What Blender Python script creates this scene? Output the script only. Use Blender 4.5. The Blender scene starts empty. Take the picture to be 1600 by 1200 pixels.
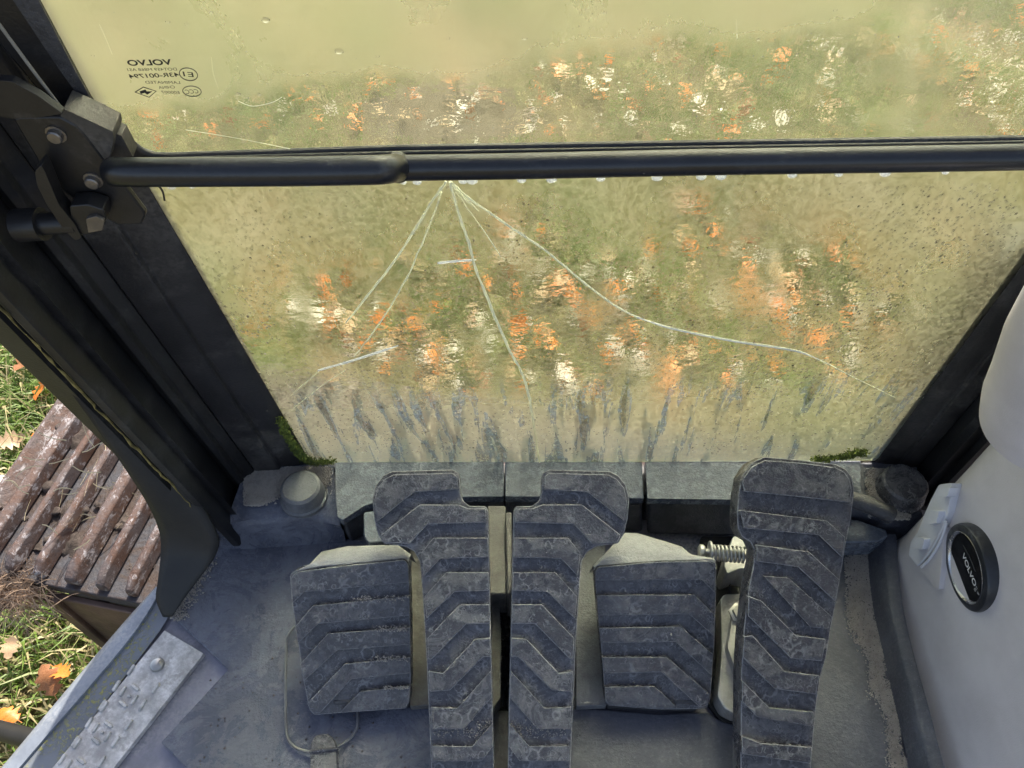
import bpy, bmesh, math, random
import numpy as np
from mathutils import Vector, Matrix
random.seed(7); RNG = np.random.default_rng(7)
R = math.radians
SC = bpy.context.scene
COL = SC.collection

# ------------------------------------------------------------------ camera, world, sun, exposure
CAM_Z, PITCH, FPX = 0.95, 52.0, 1200.0
cd = bpy.data.cameras.new('camera'); cam = bpy.data.objects.new('camera', cd); COL.objects.link(cam)
cam.location = (0, 0, CAM_Z); cam.rotation_euler = (R(90 - PITCH), 0, 0)
cd.sensor_width = 36; cd.lens = 27.0; cd.clip_start = 0.02; cd.clip_end = 400
SC.camera = cam
SUN_EL, SUN_AZ = 42.0, 12.0          # azimuth measured from +Y (ahead) towards +X
w = bpy.data.worlds.new('World'); SC.world = w; w.use_nodes = True
nt = w.node_tree; bg = nt.nodes['Background']
sky = nt.nodes.new('ShaderNodeTexSky'); sky.sky_type = 'NISHITA'; sky.sun_disc = False
sky.sun_elevation = R(SUN_EL); sky.sun_rotation = R(SUN_AZ); sky.dust_density = 2.5; sky.air_density = 0.8; sky.ozone_density = 0.3
hsv = nt.nodes.new('ShaderNodeHueSaturation'); hsv.inputs['Saturation'].default_value = .78   # sky desaturated to take blue out of the cab's shade
nt.links.new(sky.outputs[0], hsv.inputs['Color']); nt.links.new(hsv.outputs[0], bg.inputs[0]); bg.inputs[1].default_value = 0.15
sl = bpy.data.lights.new('sun', 'SUN'); sl.energy = 4.5; sl.angle = R(0.6); sl.color = (1.0, 0.93, 0.8)
so = bpy.data.objects.new('sun', sl); COL.objects.link(so)
sd = Vector((math.sin(R(SUN_AZ)) * math.cos(R(SUN_EL)), math.cos(R(SUN_AZ)) * math.cos(R(SUN_EL)), math.sin(R(SUN_EL))))
so.rotation_euler = (-sd).to_track_quat('-Z', 'Y').to_euler(); so.location = sd * 20
SC.view_settings.view_transform = 'Standard'; SC.view_settings.look = 'None'
SC.view_settings.exposure = 1.05; SC.view_settings.gamma = 1.0; SC.view_settings.use_curve_mapping = False
SC.render.engine = 'CYCLES'
SC.cycles.max_bounces = 8; SC.cycles.transmission_bounces = 6; SC.cycles.transparent_max_bounces = 8
SC.cycles.use_denoising = True

# ------------------------------------------------------------------ pixel -> place
th = R(PITCH)
FWD = Vector((0, math.cos(th), -math.sin(th))); UPV = Vector((0, math.sin(th), math.cos(th))); RGT = Vector((1, 0, 0))
CP = Vector((0, 0, CAM_Z))
def ray(px, py): return FWD * FPX + RGT * (px - 800) + UPV * (600 - py)
def on(p, plane):
    d = ray(*p); p0, n = plane
    return CP + d * ((p0 - CP).dot(n) / d.dot(n))
def zpl(h): return (Vector((0, 0, h)), Vector((0, 0, 1)))
def row_pt(py, z, px=800): return on((px, py), zpl(z))
def tilt(py1, z1, py2, z2):            # plane holding the X axis through two rows at two heights
    a, b = row_pt(py1, z1), row_pt(py2, z2); v = b - a
    n = Vector((1, 0, 0)).cross(v).normalized()
    if n.z < 0: n = -n
    return (a, n)
DN = ray(875, 1385).normalized()       # the way the pillars run, downwards
UPW = -DN
SILL_Z = 0.07
g0 = on((800, 722), zpl(SILL_Z))
GN = Vector((1, 0, 0)).cross(UPW).normalized()
if GN.y > 0: GN = -GN                  # towards the seat
GX = UPW.cross(GN).normalized()
if GX.x < 0: GX = -GX
def gpl(off): return (g0 + GN * off, GN)
def c2(*a): return [(x / 1.935, 380 + y / 1.935) for x, y in a]
def c3(*a): return [(x / 3, 800 + y / 3) for x, y in a]
def c4(*a): return [(300 + x / 2.307, 680 + y / 2.307) for x, y in a]
def c5(*a): return [(760 + x / 2.307, 680 + y / 2.307) for x, y in a]
def c6(*a): return [(1080 + x / 2.3077, 680 + y / 2.3077) for x, y in a]

def fillet(pts, r, seg=4):
    out = []; n = len(pts)
    for i in range(n):
        a, b, c = Vector(pts[i - 1]), Vector(pts[i]), Vector(pts[(i + 1) % n])
        u, v = a - b, c - b
        k = min(r, u.length * .45, v.length * .45)
        p, q = b + u.normalized() * k, b + v.normalized() * k
        for j in range(seg + 1):
            t = j / seg
            out.append(tuple(p * (1 - t) ** 2 + b * 2 * t * (1 - t) + q * t * t))
    return out

# ------------------------------------------------------------------ materials
class NT:
    def __init__(s, name):
        s.m = bpy.data.materials.new(name); s.m.use_nodes = True; s.t = s.m.node_tree
        s.b = s.t.nodes['Principled BSDF']; s.o = s.t.nodes['Material Output']
    def n(s, ty, **k):
        nd = s.t.nodes.new(ty)
        for a, v in k.items(): setattr(nd, a, v)
        return nd
    def l(s, a, b): s.t.links.new(a, b)
    def val(s, nd, i, v):
        if hasattr(v, 'is_output'): s.l(v, nd.inputs[i])
        else: nd.inputs[i].default_value = v
    def math(s, op, a, b=0.5, clamp=False):
        nd = s.n('ShaderNodeMath', operation=op, use_clamp=clamp); s.val(nd, 0, a); s.val(nd, 1, b); return nd.outputs[0]
    def ramp(s, f, a, b, va=0.0, vb=1.0):
        nd = s.n('ShaderNodeMapRange', interpolation_type='SMOOTHSTEP'); s.val(nd, 0, f)
        for i, v in ((1, a), (2, b), (3, va), (4, vb)): nd.inputs[i].default_value = v
        return nd.outputs[0]
    def mix(s, f, a, b):
        nd = s.n('ShaderNodeMix', data_type='RGBA'); s.val(nd, 0, f)
        for i, v in ((6, a), (7, b)):
            if hasattr(v, 'is_output'): s.l(v, nd.inputs[i])
            else: nd.inputs[i].default_value = (*v[:3], 1)
        return nd.outputs[2]
    def pos(s): return s.n('ShaderNodeNewGeometry').outputs['Position']
    def obj(s): return s.n('ShaderNodeTexCoord').outputs['Object']
    def mapv(s, v, scale=(1, 1, 1), loc=(0, 0, 0), rot=(0, 0, 0)):
        nd = s.n('ShaderNodeMapping'); s.l(v, nd.inputs[0])
        nd.inputs[1].default_value = loc; nd.inputs[2].default_value = rot; nd.inputs[3].default_value = scale
        return nd.outputs[0]
    def noise(s, v, sc, det=4, rough=.55, dist=0.0):
        nd = s.n('ShaderNodeTexNoise'); s.l(v, nd.inputs['Vector'])
        nd.inputs['Scale'].default_value = sc; nd.inputs['Detail'].default_value = det
        nd.inputs['Roughness'].default_value = rough; nd.inputs['Distortion'].default_value = dist
        return nd.outputs[0]
    def voro(s, v, sc, feat='F1', rnd=1.0, out='Distance'):
        nd = s.n('ShaderNodeTexVoronoi', feature=feat); s.l(v, nd.inputs['Vector'])
        nd.inputs['Scale'].default_value = sc; nd.inputs['Randomness'].default_value = rnd
        return nd.outputs[out]
    def bump(s, h, st, dist=0.01, nrm=None):
        nd = s.n('ShaderNodeBump'); nd.inputs['Strength'].default_value = st; nd.inputs['Distance'].default_value = dist
        s.l(h, nd.inputs['Height'])
        if nrm is not None: s.l(nrm, nd.inputs['Normal'])
        return nd.outputs[0]

def plain(name, col, rough=.5, metal=0.0, bump=0.0, bscale=300, var=.25, vscale=25, spec=.5, dust=None, dust_amt=.4):
    k = NT(name); p = k.pos()
    n1 = k.noise(p, vscale, 5, .65)
    c = k.mix(k.ramp(n1, .3, .7), [x * (1 - var) for x in col], [min(1, x * (1 + var)) for x in col])
    if dust:
        d = k.ramp(k.noise(p, vscale * .55, 8, .7, .4), .62 - dust_amt * .35, .8 - dust_amt * .2)
        d2 = k.math('MULTIPLY', d, k.ramp(k.noise(p, 260, 3), .3, .65))
        c = k.mix(k.math('MULTIPLY', d2, .85), c, dust)
        k.l(k.math('ADD', k.math('MULTIPLY', d2, .3), rough, True), k.b.inputs['Roughness'])
    else:
        k.l(k.ramp(k.noise(p, vscale * 2.2, 5), .25, .75, max(.05, rough - .1), min(1, rough + .12)), k.b.inputs['Roughness'])
    k.l(c, k.b.inputs['Base Color'])
    k.b.inputs['Metallic'].default_value = metal; k.b.inputs['Specular IOR Level'].default_value = spec
    if bump: k.l(k.bump(k.noise(p, bscale, 3, .6), bump, .002), k.b.inputs['Normal'])
    return k.m

def rubber(name, col, dust, amt=.5, rings=True, vs=18, grain=420, rough=.55, damp=None):
    """worn moulded rubber: dust film in patches, dried water spots, fine grain, scuffs"""
    k = NT(name); p = k.pos()
    c = k.mix(k.ramp(k.noise(p, vs, 6, .7, .5), .38, .62), [x * .84 for x in col], [x * 1.15 for x in col])
    film = k.ramp(k.noise(p, vs * 1.9, 10, .74, .7), .54 - amt * .22, .68 - amt * .12)
    c = k.mix(k.math('MULTIPLY', film, .18 + .3 * amt), c, dust)
    rub = k.ramp(k.noise(k.mapv(p, (1, 1.6, 1)), 120, 8, .78), .5, .62)
    c = k.mix(k.math('MULTIPLY', rub, .18), c, [min(1, x * 1.1) for x in dust])
    fleck = k.ramp(k.noise(p, 330, 4, .7), .56, .66)
    c = k.mix(k.math('MULTIPLY', fleck, .3), c, [x * .45 for x in col])
    if rings:
        wob = k.n('ShaderNodeVectorMath', operation='ADD'); k.l(p, wob.inputs[0])
        nz = k.n('ShaderNodeTexNoise'); k.l(p, nz.inputs['Vector']); nz.inputs['Scale'].default_value = 130; nz.inputs['Detail'].default_value = 3
        sub = k.n('ShaderNodeVectorMath', operation='MULTIPLY_ADD'); k.l(nz.outputs['Color'], sub.inputs[0]); sub.inputs[1].default_value = (.008,) * 3; sub.inputs[2].default_value = (-.004,) * 3
        k.l(sub.outputs[0], wob.inputs[1])
        for sc, lo in ((55, .52), (105, .54), (190, .52)):
            vd = k.voro(k.mapv(wob.outputs[0], (1, 1, .6), (sc * .37, 0, 0)), sc)
            gate = k.ramp(k.noise(p, 24 + sc * .15, 3), lo, lo + .08)
            wet = k.math('MULTIPLY', k.ramp(vd, .4, .34), gate)
            ring = k.math('MULTIPLY', k.math('MULTIPLY', k.ramp(vd, .3, .38), k.ramp(vd, .47, .4)), gate)
            c = k.mix(k.math('MULTIPLY', wet, .45), c, [x * .62 for x in col])
            c = k.mix(k.math('MULTIPLY', ring, .5), c, dust)
    if damp:
        c0, rx, ry = damp
        dd = k.n('ShaderNodeVectorMath', operation='SUBTRACT'); k.l(p, dd.inputs[0]); dd.inputs[1].default_value = c0
        sc_ = k.n('ShaderNodeVectorMath', operation='MULTIPLY'); k.l(dd.outputs[0], sc_.inputs[0]); sc_.inputs[1].default_value = (1 / rx, 1 / ry, 0)
        le = k.n('ShaderNodeVectorMath', operation='LENGTH'); k.l(sc_.outputs[0], le.inputs[0])
        m_ = k.ramp(k.math('ADD', le.outputs['Value'], k.math('MULTIPLY', k.noise(p, 30, 4), .15)), 1.12, 1.02)
        c = k.mix(k.math('MULTIPLY', m_, .6), c, [x * .8 for x in col])
    sp = k.ramp(k.noise(p, 800, 2), .68, .75)
    c = k.mix(k.math('MULTIPLY', sp, .6), c, [min(1, x * 1.6) for x in dust])
    k.l(c, k.b.inputs['Base Color'])
    k.l(k.ramp(film, 0, 1, rough - .2, .7), k.b.inputs['Roughness'])
    h = k.math('ADD', k.noise(p, grain, 4, .65), k.math('MULTIPLY', k.noise(p, 80, 8, .75), 1.6))
    k.l(k.bump(h, .45, .002), k.b.inputs['Normal'])
    return k.m

M = {}
M['pedal'] = rubber('pedal_rubber', (.052, .052, .06), (.25, .25, .262), .35, rough=.46)
M['pedal_dark'] = rubber('pedal_rubber_clean', (.042, .041, .046), (.22, .218, .222), .3, rough=.46)
M['edge'] = rubber('lit_rubber_edge', (.13, .13, .138), (.36, .36, .37), .7, rings=False, vs=70, rough=.4)  # bevels lightened to paint the sky's shine on pad and rib edges
M['pad_side'] = rubber('pedal_lip', (.22, .22, .225), (.4, .4, .405), .8, rings=False)
M['mat'] = rubber('floor_mat_rubber', (.08, .088, .12), (.215, .225, .265), .45, rings=False, vs=11, grain=230, rough=.45, damp=((-.315, .215, 0), .052, .062))
M['mat_r'] = rubber('floor_mat_rubber_clean', (.06, .064, .082), (.19, .195, .215), .3, rings=False, vs=9, grain=230)
M['sill'] = rubber('sill_plastic', (.105, .12, .15), (.3, .335, .385), .3, rings=False, vs=40, rough=.36)
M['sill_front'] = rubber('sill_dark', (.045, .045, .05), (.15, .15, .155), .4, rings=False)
M['sand'] = rubber('sandy_dirt', (.34, .31, .275), (.5, .46, .42), .7, rings=False, vs=60)
M['tan'] = rubber('dusty_base_plate', (.1, .096, .09), (.21, .2, .19), .6, rings=False, vs=30)
M['base_grey'] = rubber('speckled_base_plate', (.11, .116, .128), (.24, .245, .25), .6, rings=False, vs=30)
M['black'] = plain('black_paint', (.012, .012, .013), .45, bump=.15, var=.3, dust=(.08, .078, .075), dust_amt=.3, vscale=14)
M['seal'] = plain('black_seal_rubber', (.02, .019, .02), .42, bump=.2, bscale=400, dust=(.1, .095, .09), dust_amt=.5, vscale=16)
M['flap'] = plain('flap_rubber', (.012, .012, .012), .6, bump=.2, dust=(.1, .09, .075), dust_amt=.35, vscale=9)
M['bar'] = plain('bar_black_paint', (.012, .013, .016), .3, bump=.08, dust=(.1, .1, .1), dust_amt=.22, vscale=22)
M['latch'] = plain('latch_black', (.016, .015, .015), .42, bump=.1, dust=(.1, .085, .07), dust_amt=.22)
M['steel'] = plain('galvanised_steel', (.45, .45, .44), .42, .75, .2, dust=(.3, .28, .25), dust_amt=.5)
M['zinc'] = plain('zinc_bolt', (.5, .49, .46), .35, .9, .15)
M['oldbolt'] = plain('dull_bolt', (.22, .2, .18), .4, .8, .2)
M['alu'] = plain('worn_aluminium', (.55, .54, .53), .5, .35, .35, bscale=700, var=.4, vscale=40, dust=(.38, .36, .35), dust_amt=.9)
M['alu_stud'] = plain('worn_aluminium_stud', (.5, .49, .47), .5, .4, .3, var=.35, vscale=60)
M['recess'] = plain('painted_floor_steel', (.2, .2, .245), .4, .1, .12, var=.3, vscale=12, dust=(.42, .42, .46), dust_amt=.5)
M['sillpaint'] = plain('door_sill_paint', (.21, .235, .28), .38, .1, .15, var=.25, vscale=10, dust=(.48, .49, .5), dust_amt=.45)
M['console'] = plain('console_plastic', (.56, .53, .54), .5, 0, .22, bscale=700, var=.1, vscale=7, dust=(.6, .58, .57), dust_amt=.35)
M['console_l'] = plain('console_light_plastic', (.68, .68, .72), .42, 0, .05, var=.03)
M['gauge_face'] = plain('gauge_face', (.006, .006, .007), .45, var=.1, spec=.2)
M['gauge_ring'] = plain('gauge_ring', (.02, .022, .026), .35, bump=.1, dust=(.15, .15, .16), dust_amt=.3)
M['chrome'] = plain('bright_ring', (.5, .5, .52), .25, .9)
M['white_ink'] = plain('white_print', (.75, .75, .75), .5, var=.05)
M['ink'] = plain('black_print', (.02, .022, .02), .6, var=.05)
M['rust_dark'] = plain('dark_rusty_steel', (.1, .062, .048), .55, .2, .5, bscale=120, var=.5, vscale=9)
M['dark'] = plain('cavity_shade', (.012, .012, .012), .8)  # near-black paints the shade in slots, openings and under the track

def mat_track(name, a, b, worn, w0):
    k = NT(name); p = k.pos()
    c = k.mix(k.ramp(k.noise(p, 18, 8, .75, .6), .38, .62), a, b)
    c = k.mix(k.ramp(k.noise(k.mapv(p, (1, .5, 1)), 70, 8, .8, .3), w0, w0 + .07), c, worn)
    c = k.mix(k.ramp(k.noise(p, 40, 8, .75), .58, .66), c, (.06, .045, .04))
    k.l(c, k.b.inputs['Base Color']); k.b.inputs['Metallic'].default_value = .15; k.b.inputs['Roughness'].default_value = .6
    k.l(k.bump(k.noise(p, 110, 8, .75), .7, .005), k.b.inputs['Normal']); return k.m
M['track'] = mat_track('rusty_track_plate', (.06, .06, .072), (.06, .038, .03), (.2, .19, .2), .62)
M['grouser'] = mat_track('worn_grouser', (.12, .095, .092), (.11, .058, .04), (.36, .33, .335), .53)
def mat_mud():
    k = NT('dried_mud'); p = k.pos()
    c = k.mix(k.ramp(k.noise(p, 40, 8, .75), .3, .7), (.05, .038, .032), (.16, .125, .11))
    k.l(c, k.b.inputs['Base Color']); k.b.inputs['Roughness'].default_value = .95
    k.l(k.bump(k.noise(p, 150, 8, .8), 1.0, .008), k.b.inputs['Normal']); return k.m
M['mud'] = mat_mud()
def mat_moss():
    k = NT('moss'); p = k.pos()
    c = k.mix(k.ramp(k.noise(p, 160, 4, .7), .35, .65), (.05, .07, .012), (.16, .2, .03))
    k.l(c, k.b.inputs['Base Color']); k.b.inputs['Roughness'].default_value = .95; return k.m
M['moss'] = mat_moss()
def mat_ground():
    k = NT('soil_and_thatch'); p = k.pos()
    c = k.mix(k.ramp(k.noise(p, 1.6, 5, .6), .38, .62), (.2, .16, .085), (.125, .13, .045))
    c = k.mix(k.ramp(k.noise(p, 28, 8, .75), .4, .68), c, (.27, .215, .12))
    c = k.mix(k.ramp(k.noise(k.mapv(p, (60, 9, 20)), 3, 6, .7), .55, .72), c, (.06, .05, .028))
    dd = k.n('ShaderNodeVectorMath', operation='SUBTRACT'); k.l(p, dd.inputs[0]); dd.inputs[1].default_value = on((705, 185), zpl(-1.1))
    ss = k.n('ShaderNodeVectorMath', operation='MULTIPLY'); k.l(dd.outputs[0], ss.inputs[0]); ss.inputs[1].default_value = (1 / .5, 1 / .42, 0)
    ll = k.n('ShaderNodeVectorMath', operation='LENGTH'); k.l(ss.outputs[0], ll.inputs[0])
    bare = k.ramp(k.math('ADD', ll.outputs['Value'], k.math('MULTIPLY', k.noise(p, 5, 5), .6)), 1.3, .95)
    c = k.mix(k.math('MULTIPLY', bare, .9), c, k.mix(k.ramp(k.noise(p, 14, 6), .4, .65), (.12, .088, .062), (.19, .15, .12)))
    k.l(c, k.b.inputs['Base Color']); k.b.inputs['Roughness'].default_value = .95
    k.l(k.bump(k.noise(p, 45, 8, .75), 1, .03), k.b.inputs['Normal']); return k.m
M['ground'] = mat_ground()
def mat_grass():
    k = NT('grass_blades'); p = k.pos()
    wn = k.n('ShaderNodeAttribute', attribute_name='tone').outputs['Fac']
    g = k.mix(wn, (.1, .18, .025), (.25, .34, .07))
    c = k.mix(k.ramp(wn, .58, .7), g, (.5, .42, .22))
    k.l(c, k.b.inputs['Base Color']); k.b.inputs['Roughness'].default_value = .5
    k.b.inputs['Transmission Weight'].default_value = 0
    tr = k.n('ShaderNodeBsdfTranslucent'); k.l(c, tr.inputs[0])
    mx = k.n('ShaderNodeMixShader'); mx.inputs[0].default_value = .35
    k.l(k.b.outputs[0], mx.inputs[1]); k.l(tr.outputs[0], mx.inputs[2]); k.l(mx.outputs[0], k.o.inputs[0]); return k.m
M['grass'] = mat_grass()
def mat_leaf(name, a, b):
    k = NT(name); p = k.obj()
    c = k.mix(k.ramp(k.noise(p, 30, 5, .7), .35, .65), a, b)
    k.l(c, k.b.inputs['Base Color']); k.b.inputs['Roughness'].default_value = .45
    tr = k.n('ShaderNodeBsdfTranslucent'); k.l(c, tr.inputs[0])
    mx = k.n('ShaderNodeMixShader'); mx.inputs[0].default_value = .3
    k.l(k.b.outputs[0], mx.inputs[1]); k.l(tr.outputs[0], mx.inputs[2]); k.l(mx.outputs[0], k.o.inputs[0]); return k.m
LEAFM = {'orange': mat_leaf('leaf_orange', (.75, .17, .02), (.9, .32, .05)),
         'brown': mat_leaf('leaf_brown', (.3, .12, .045), (.48, .22, .1)),
         'pale': mat_leaf('leaf_pale', (.68, .56, .5), (.85, .78, .75)),
         'tan': mat_leaf('leaf_tan', (.58, .36, .2), (.7, .5, .33))}

GLASS_BUMP = .13
def mat_glass(name, kind):
    k = NT(name); p = k.obj()
    sx = k.n('ShaderNodeSeparateXYZ'); k.l(p, sx.inputs[0]); X, Y = sx.outputs[0], sx.outputs[1]
    if kind == 'lower':
        # condensation thins out in run-down patches in the middle of the pane
        ex = k.math('DIVIDE', k.math('SUBTRACT', X, .08), .43); ey = k.math('DIVIDE', k.math('SUBTRACT', Y, .25), .25); ey = k.math('MULTIPLY', ey, k.ramp(Y, .2, .28, .45, 1.0))
        rr = k.math('ADD', k.math('MULTIPLY', ex, ex), k.math('MULTIPLY', ey, ey))
        nz = k.noise(k.mapv(p, (1, .55, 1)), 13, 6, .62, .35)
        f = k.math('ADD', k.math('MULTIPLY', k.ramp(rr, .3, 1.2), .36), nz)
        fog = k.ramp(f, .41, .74)
        st = k.noise(k.mapv(p, (1, .13, 1), rot=(0, 0, R(-5))), 58, 4, .55, .4)
        st = k.math('SUBTRACT', st, k.ramp(X, .05, .4, 0, .05))
        low = k.ramp(k.math('ADD', Y, k.math('MULTIPLY', k.noise(p, 7, 3), .09)), .27, .17)
        clr = k.ramp(st, .54, .59)
        lowfog = k.math('MULTIPLY', low, k.ramp(clr, 0, 1, 1, .12))
        fog = k.math('MAXIMUM', k.math('MULTIPLY', fog, k.ramp(low, 0, 1, 1, .2)), lowfog)
    else:
        line = k.math('SUBTRACT', Y, k.math('ADD', k.math('MULTIPLY', X, .087), .602))
        nz = k.noise(k.mapv(p, (1, .7, 1)), 11, 6, .6, .3)
        f = k.math('ADD', k.math('MULTIPLY', k.ramp(line, -.012, .022, 0, .32), k.ramp(X, .34, .2)), nz)
        fog = k.ramp(f, .46, .82)
    drops = k.noise(k.mapv(p, (1, .7, 1)), 300, 2, .5)
    big = k.noise(k.mapv(p, (.9, 1.25, 1)), 62, 3, .5, .3)
    run = k.noise(k.mapv(p, (95, 14, 1)), 1.5, 3, .6, .3)
    hgt = k.math('ADD', k.math('MULTIPLY', drops, .1), k.math('ADD', k.math('MULTIPLY', big, 1.0), k.math('MULTIPLY', run, .25)))
    nb2 = k.bump(hgt, GLASS_BUMP, .0035)
    cl = k.n('ShaderNodeBsdfRefraction'); cl.inputs['Color'].default_value = (.92, .945, .82, 1)
    k.l(k.ramp(fog, 0, 1, .03, .28), cl.inputs['Roughness'])
    cl.inputs['IOR'].default_value = 1.2; k.l(nb2, cl.inputs['Normal'])
    # water film scatters daylight
    vl = k.n('ShaderNodeBsdfTranslucent'); vl.inputs[0].default_value = (.8, .76, .56, 1)
    m2 = k.n('ShaderNodeMixShader'); vbase = k.ramp(fog, 0, 1, .022 if kind == 'lower' else .045, .034 if kind == 'lower' else .085)
    if kind == 'lower': vbase = k.math('ADD', vbase, k.math('MULTIPLY', lowfog, .02))
    k.l(k.math('MULTIPLY', vbase, k.ramp(drops, .36, .64, *((.2, 1.8) if kind == 'lower' else (.85, 1.15)))), m2.inputs[0]); k.l(cl.outputs[0], m2.inputs[1]); k.l(vl.outputs[0], m2.inputs[2])
    # dirt: dried lime film along the edges, streaks at the foot, specks
    df = k.n('ShaderNodeBsdfDiffuse'); df.inputs[0].default_value = (.6, .68, .68, 1)
    spk = k.ramp(k.noise(p, 420, 2), .7, .76)
    if kind == 'lower':
        grain_ = k.ramp(k.noise(p, 150, 6, .75), .38, .6)
        streak = k.math('MULTIPLY', k.math('MULTIPLY', k.math('MAXIMUM', k.math('MULTIPLY', k.ramp(st, .54, .56), k.ramp(st, .615, .59)), k.ramp(st, .69, .72)), grain_), low)
        foot = k.math('ADD', k.ramp(Y, .1, .0, .0, .42), k.math('MULTIPLY', k.ramp(Y, .3, .1), .1))
        fine = k.ramp(k.noise(p, 230, 5, .7), .35, .7)
        amt = k.math('ADD', k.math('MULTIPLY', streak, .75), k.math('MULTIPLY', foot, fine), True)
        amt = k.math('MAXIMUM', amt, k.math('MULTIPLY', spk, .55))
        dk = k.math('MULTIPLY', k.math('MULTIPLY', k.ramp(st, .59, .62), k.ramp(st, .72, .67)), k.math('MULTIPLY', low, k.ramp(grain_, 0, 1, 1, .3)))
        dbs = k.n('ShaderNodeBsdfDiffuse'); dbs.inputs[0].default_value = (.085, .085, .12, 1)
        md = k.n('ShaderNodeMixShader'); k.l(k.math('MULTIPLY', dk, .45), md.inputs[0]); k.l(m2.outputs[0], md.inputs[1]); k.l(dbs.outputs[0], md.inputs[2])
        base = md
    else:
        amt = k.math('MULTIPLY', spk, .3); base = m2
    m3 = k.n('ShaderNodeMixShader'); k.l(amt, m3.inputs[0]); k.l(base.outputs[0], m3.inputs[1]); k.l(df.outputs[0], m3.inputs[2])
    gl = k.n('ShaderNodeBsdfGlossy'); gl.inputs['Roughness'].default_value = .12; k.l(nb2, gl.inputs['Normal'])
    m4 = k.n('ShaderNodeMixShader'); m4.inputs[0].default_value = .03; k.l(m3.outputs[0], m4.inputs[1]); k.l(gl.outputs[0], m4.inputs[2])
    k.l(m4.outputs[0], k.o.inputs[0]); return k.m
M['glass_low'] = mat_glass('wet_lower_glass', 'lower')
M['glass_up'] = mat_glass('wet_upper_glass', 'upper')
def mat_crack(name, col, tf):
    k = NT(name); k.b.inputs['Base Color'].default_value = (*col, 1); k.b.inputs['Roughness'].default_value = .2
    tr = k.n('ShaderNodeBsdfTranslucent'); tr.inputs[0].default_value = (*col, 1)
    mx = k.n('ShaderNodeMixShader'); mx.inputs[0].default_value = tf
    k.l(k.b.outputs[0], mx.inputs[1]); k.l(tr.outputs[0], mx.inputs[2]); k.l(mx.outputs[0], k.o.inputs[0]); return k.m
M['crack'] = mat_crack('glass_fracture', (.98, .98, .82), .5)  # pale warm tint also stands for outside light carried along the cracks
M['crack_w'] = mat_crack('fracture_white_drop_glint', (.98, .98, .97), .55)
def mat_drop():
    k = NT('water_drop'); k.b.inputs['Base Color'].default_value = (1, 1, 1, 1); k.b.inputs['Roughness'].default_value = .02
    k.b.inputs['Transmission Weight'].default_value = 1; k.b.inputs['IOR'].default_value = 1.33; return k.m
M['drop'] = mat_drop()
def mat_sillmoss():
    k = NT('sill_with_lichen'); p = k.pos()
    c = k.mix(k.ramp(k.noise(p, 10, 5), .35, .65), (.13, .145, .17), (.18, .2, .235))
    l = k.math('MULTIPLY', k.ramp(k.noise(p, 190, 6, .75), .5, .6), k.ramp(k.noise(p, 14, 3), .4, .55))
    c = k.mix(l, c, (.3, .3, .09)); k.l(c, k.b.inputs['Base Color']); k.b.inputs['Roughness'].default_value = .6
    k.l(k.bump(l, .5, .002), k.b.inputs['Normal']); return k.m
M['lichen'] = mat_sillmoss()

# ------------------------------------------------------------------ mesh helpers
def empty(name, loc, label, cat, group=None):
    o = bpy.data.objects.new(name, None); COL.objects.link(o); o.location = loc; o.empty_display_size = .02
    o['label'] = label; o['category'] = cat
    if group: o['group'] = group
    return o
def root_of(o):
    v = Vector((0, 0, 0))
    while o is not None: v = v + o.location; o = o.parent
    return v
def link(name, me, mat, parent=None, bevel=0, seg=2, smooth=35, edge=None):
    me.materials.clear(); me.materials.append(mat)
    if smooth:
        me.shade_smooth(); me.set_sharp_from_angle(angle=R(smooth))
    o = bpy.data.objects.new(name, me); COL.objects.link(o)
    if parent is not None: o.parent = parent
    if bevel:
        b = o.modifiers.new('b', 'BEVEL'); b.width = bevel; b.segments = seg; b.limit_method = 'ANGLE'; b.angle_limit = R(30); b.harden_normals = False
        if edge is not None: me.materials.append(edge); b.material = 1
    return o
def mk(name, verts, faces, mat, parent=None, **k):
    """verts are world points; the mesh is stored relative to its parent (things only translate)"""
    off = root_of(parent) if parent is not None else Vector((0, 0, 0))
    bm = bmesh.new()
    vs = [bm.verts.new(Vector(v) - off) for v in verts]
    for f in faces:
        try: bm.faces.new([vs[i] for i in f])
        except ValueError: pass
    bmesh.ops.recalc_face_normals(bm, faces=bm.faces)
    me = bpy.data.meshes.new(name); bm.to_mesh(me); bm.free()
    return link(name, me, mat, parent, **k)
def prism(name, pts, n, t, mat, parent=None, **k):
    m = len(pts); vs = [Vector(p) for p in pts] + [Vector(p) - n * t for p in pts]
    fs = [list(range(m)), list(range(2 * m - 1, m - 1, -1))] + [[i, (i + 1) % m, m + (i + 1) % m, m + i] for i in range(m)]
    return mk(name, vs, fs, mat, parent, **k)
def pprism(name, pix, plane, lift, t, mat, parent=None, **k):
    """pixel outline laid on a plane, top face lifted off it, given thickness t"""
    n = plane[1]
    if n.dot(CP - plane[0]) < 0: n = -n
    pl = (plane[0] + n * lift, n)
    return prism(name, [on(p, pl) for p in pix], n, t, mat, parent, **k)
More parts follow.
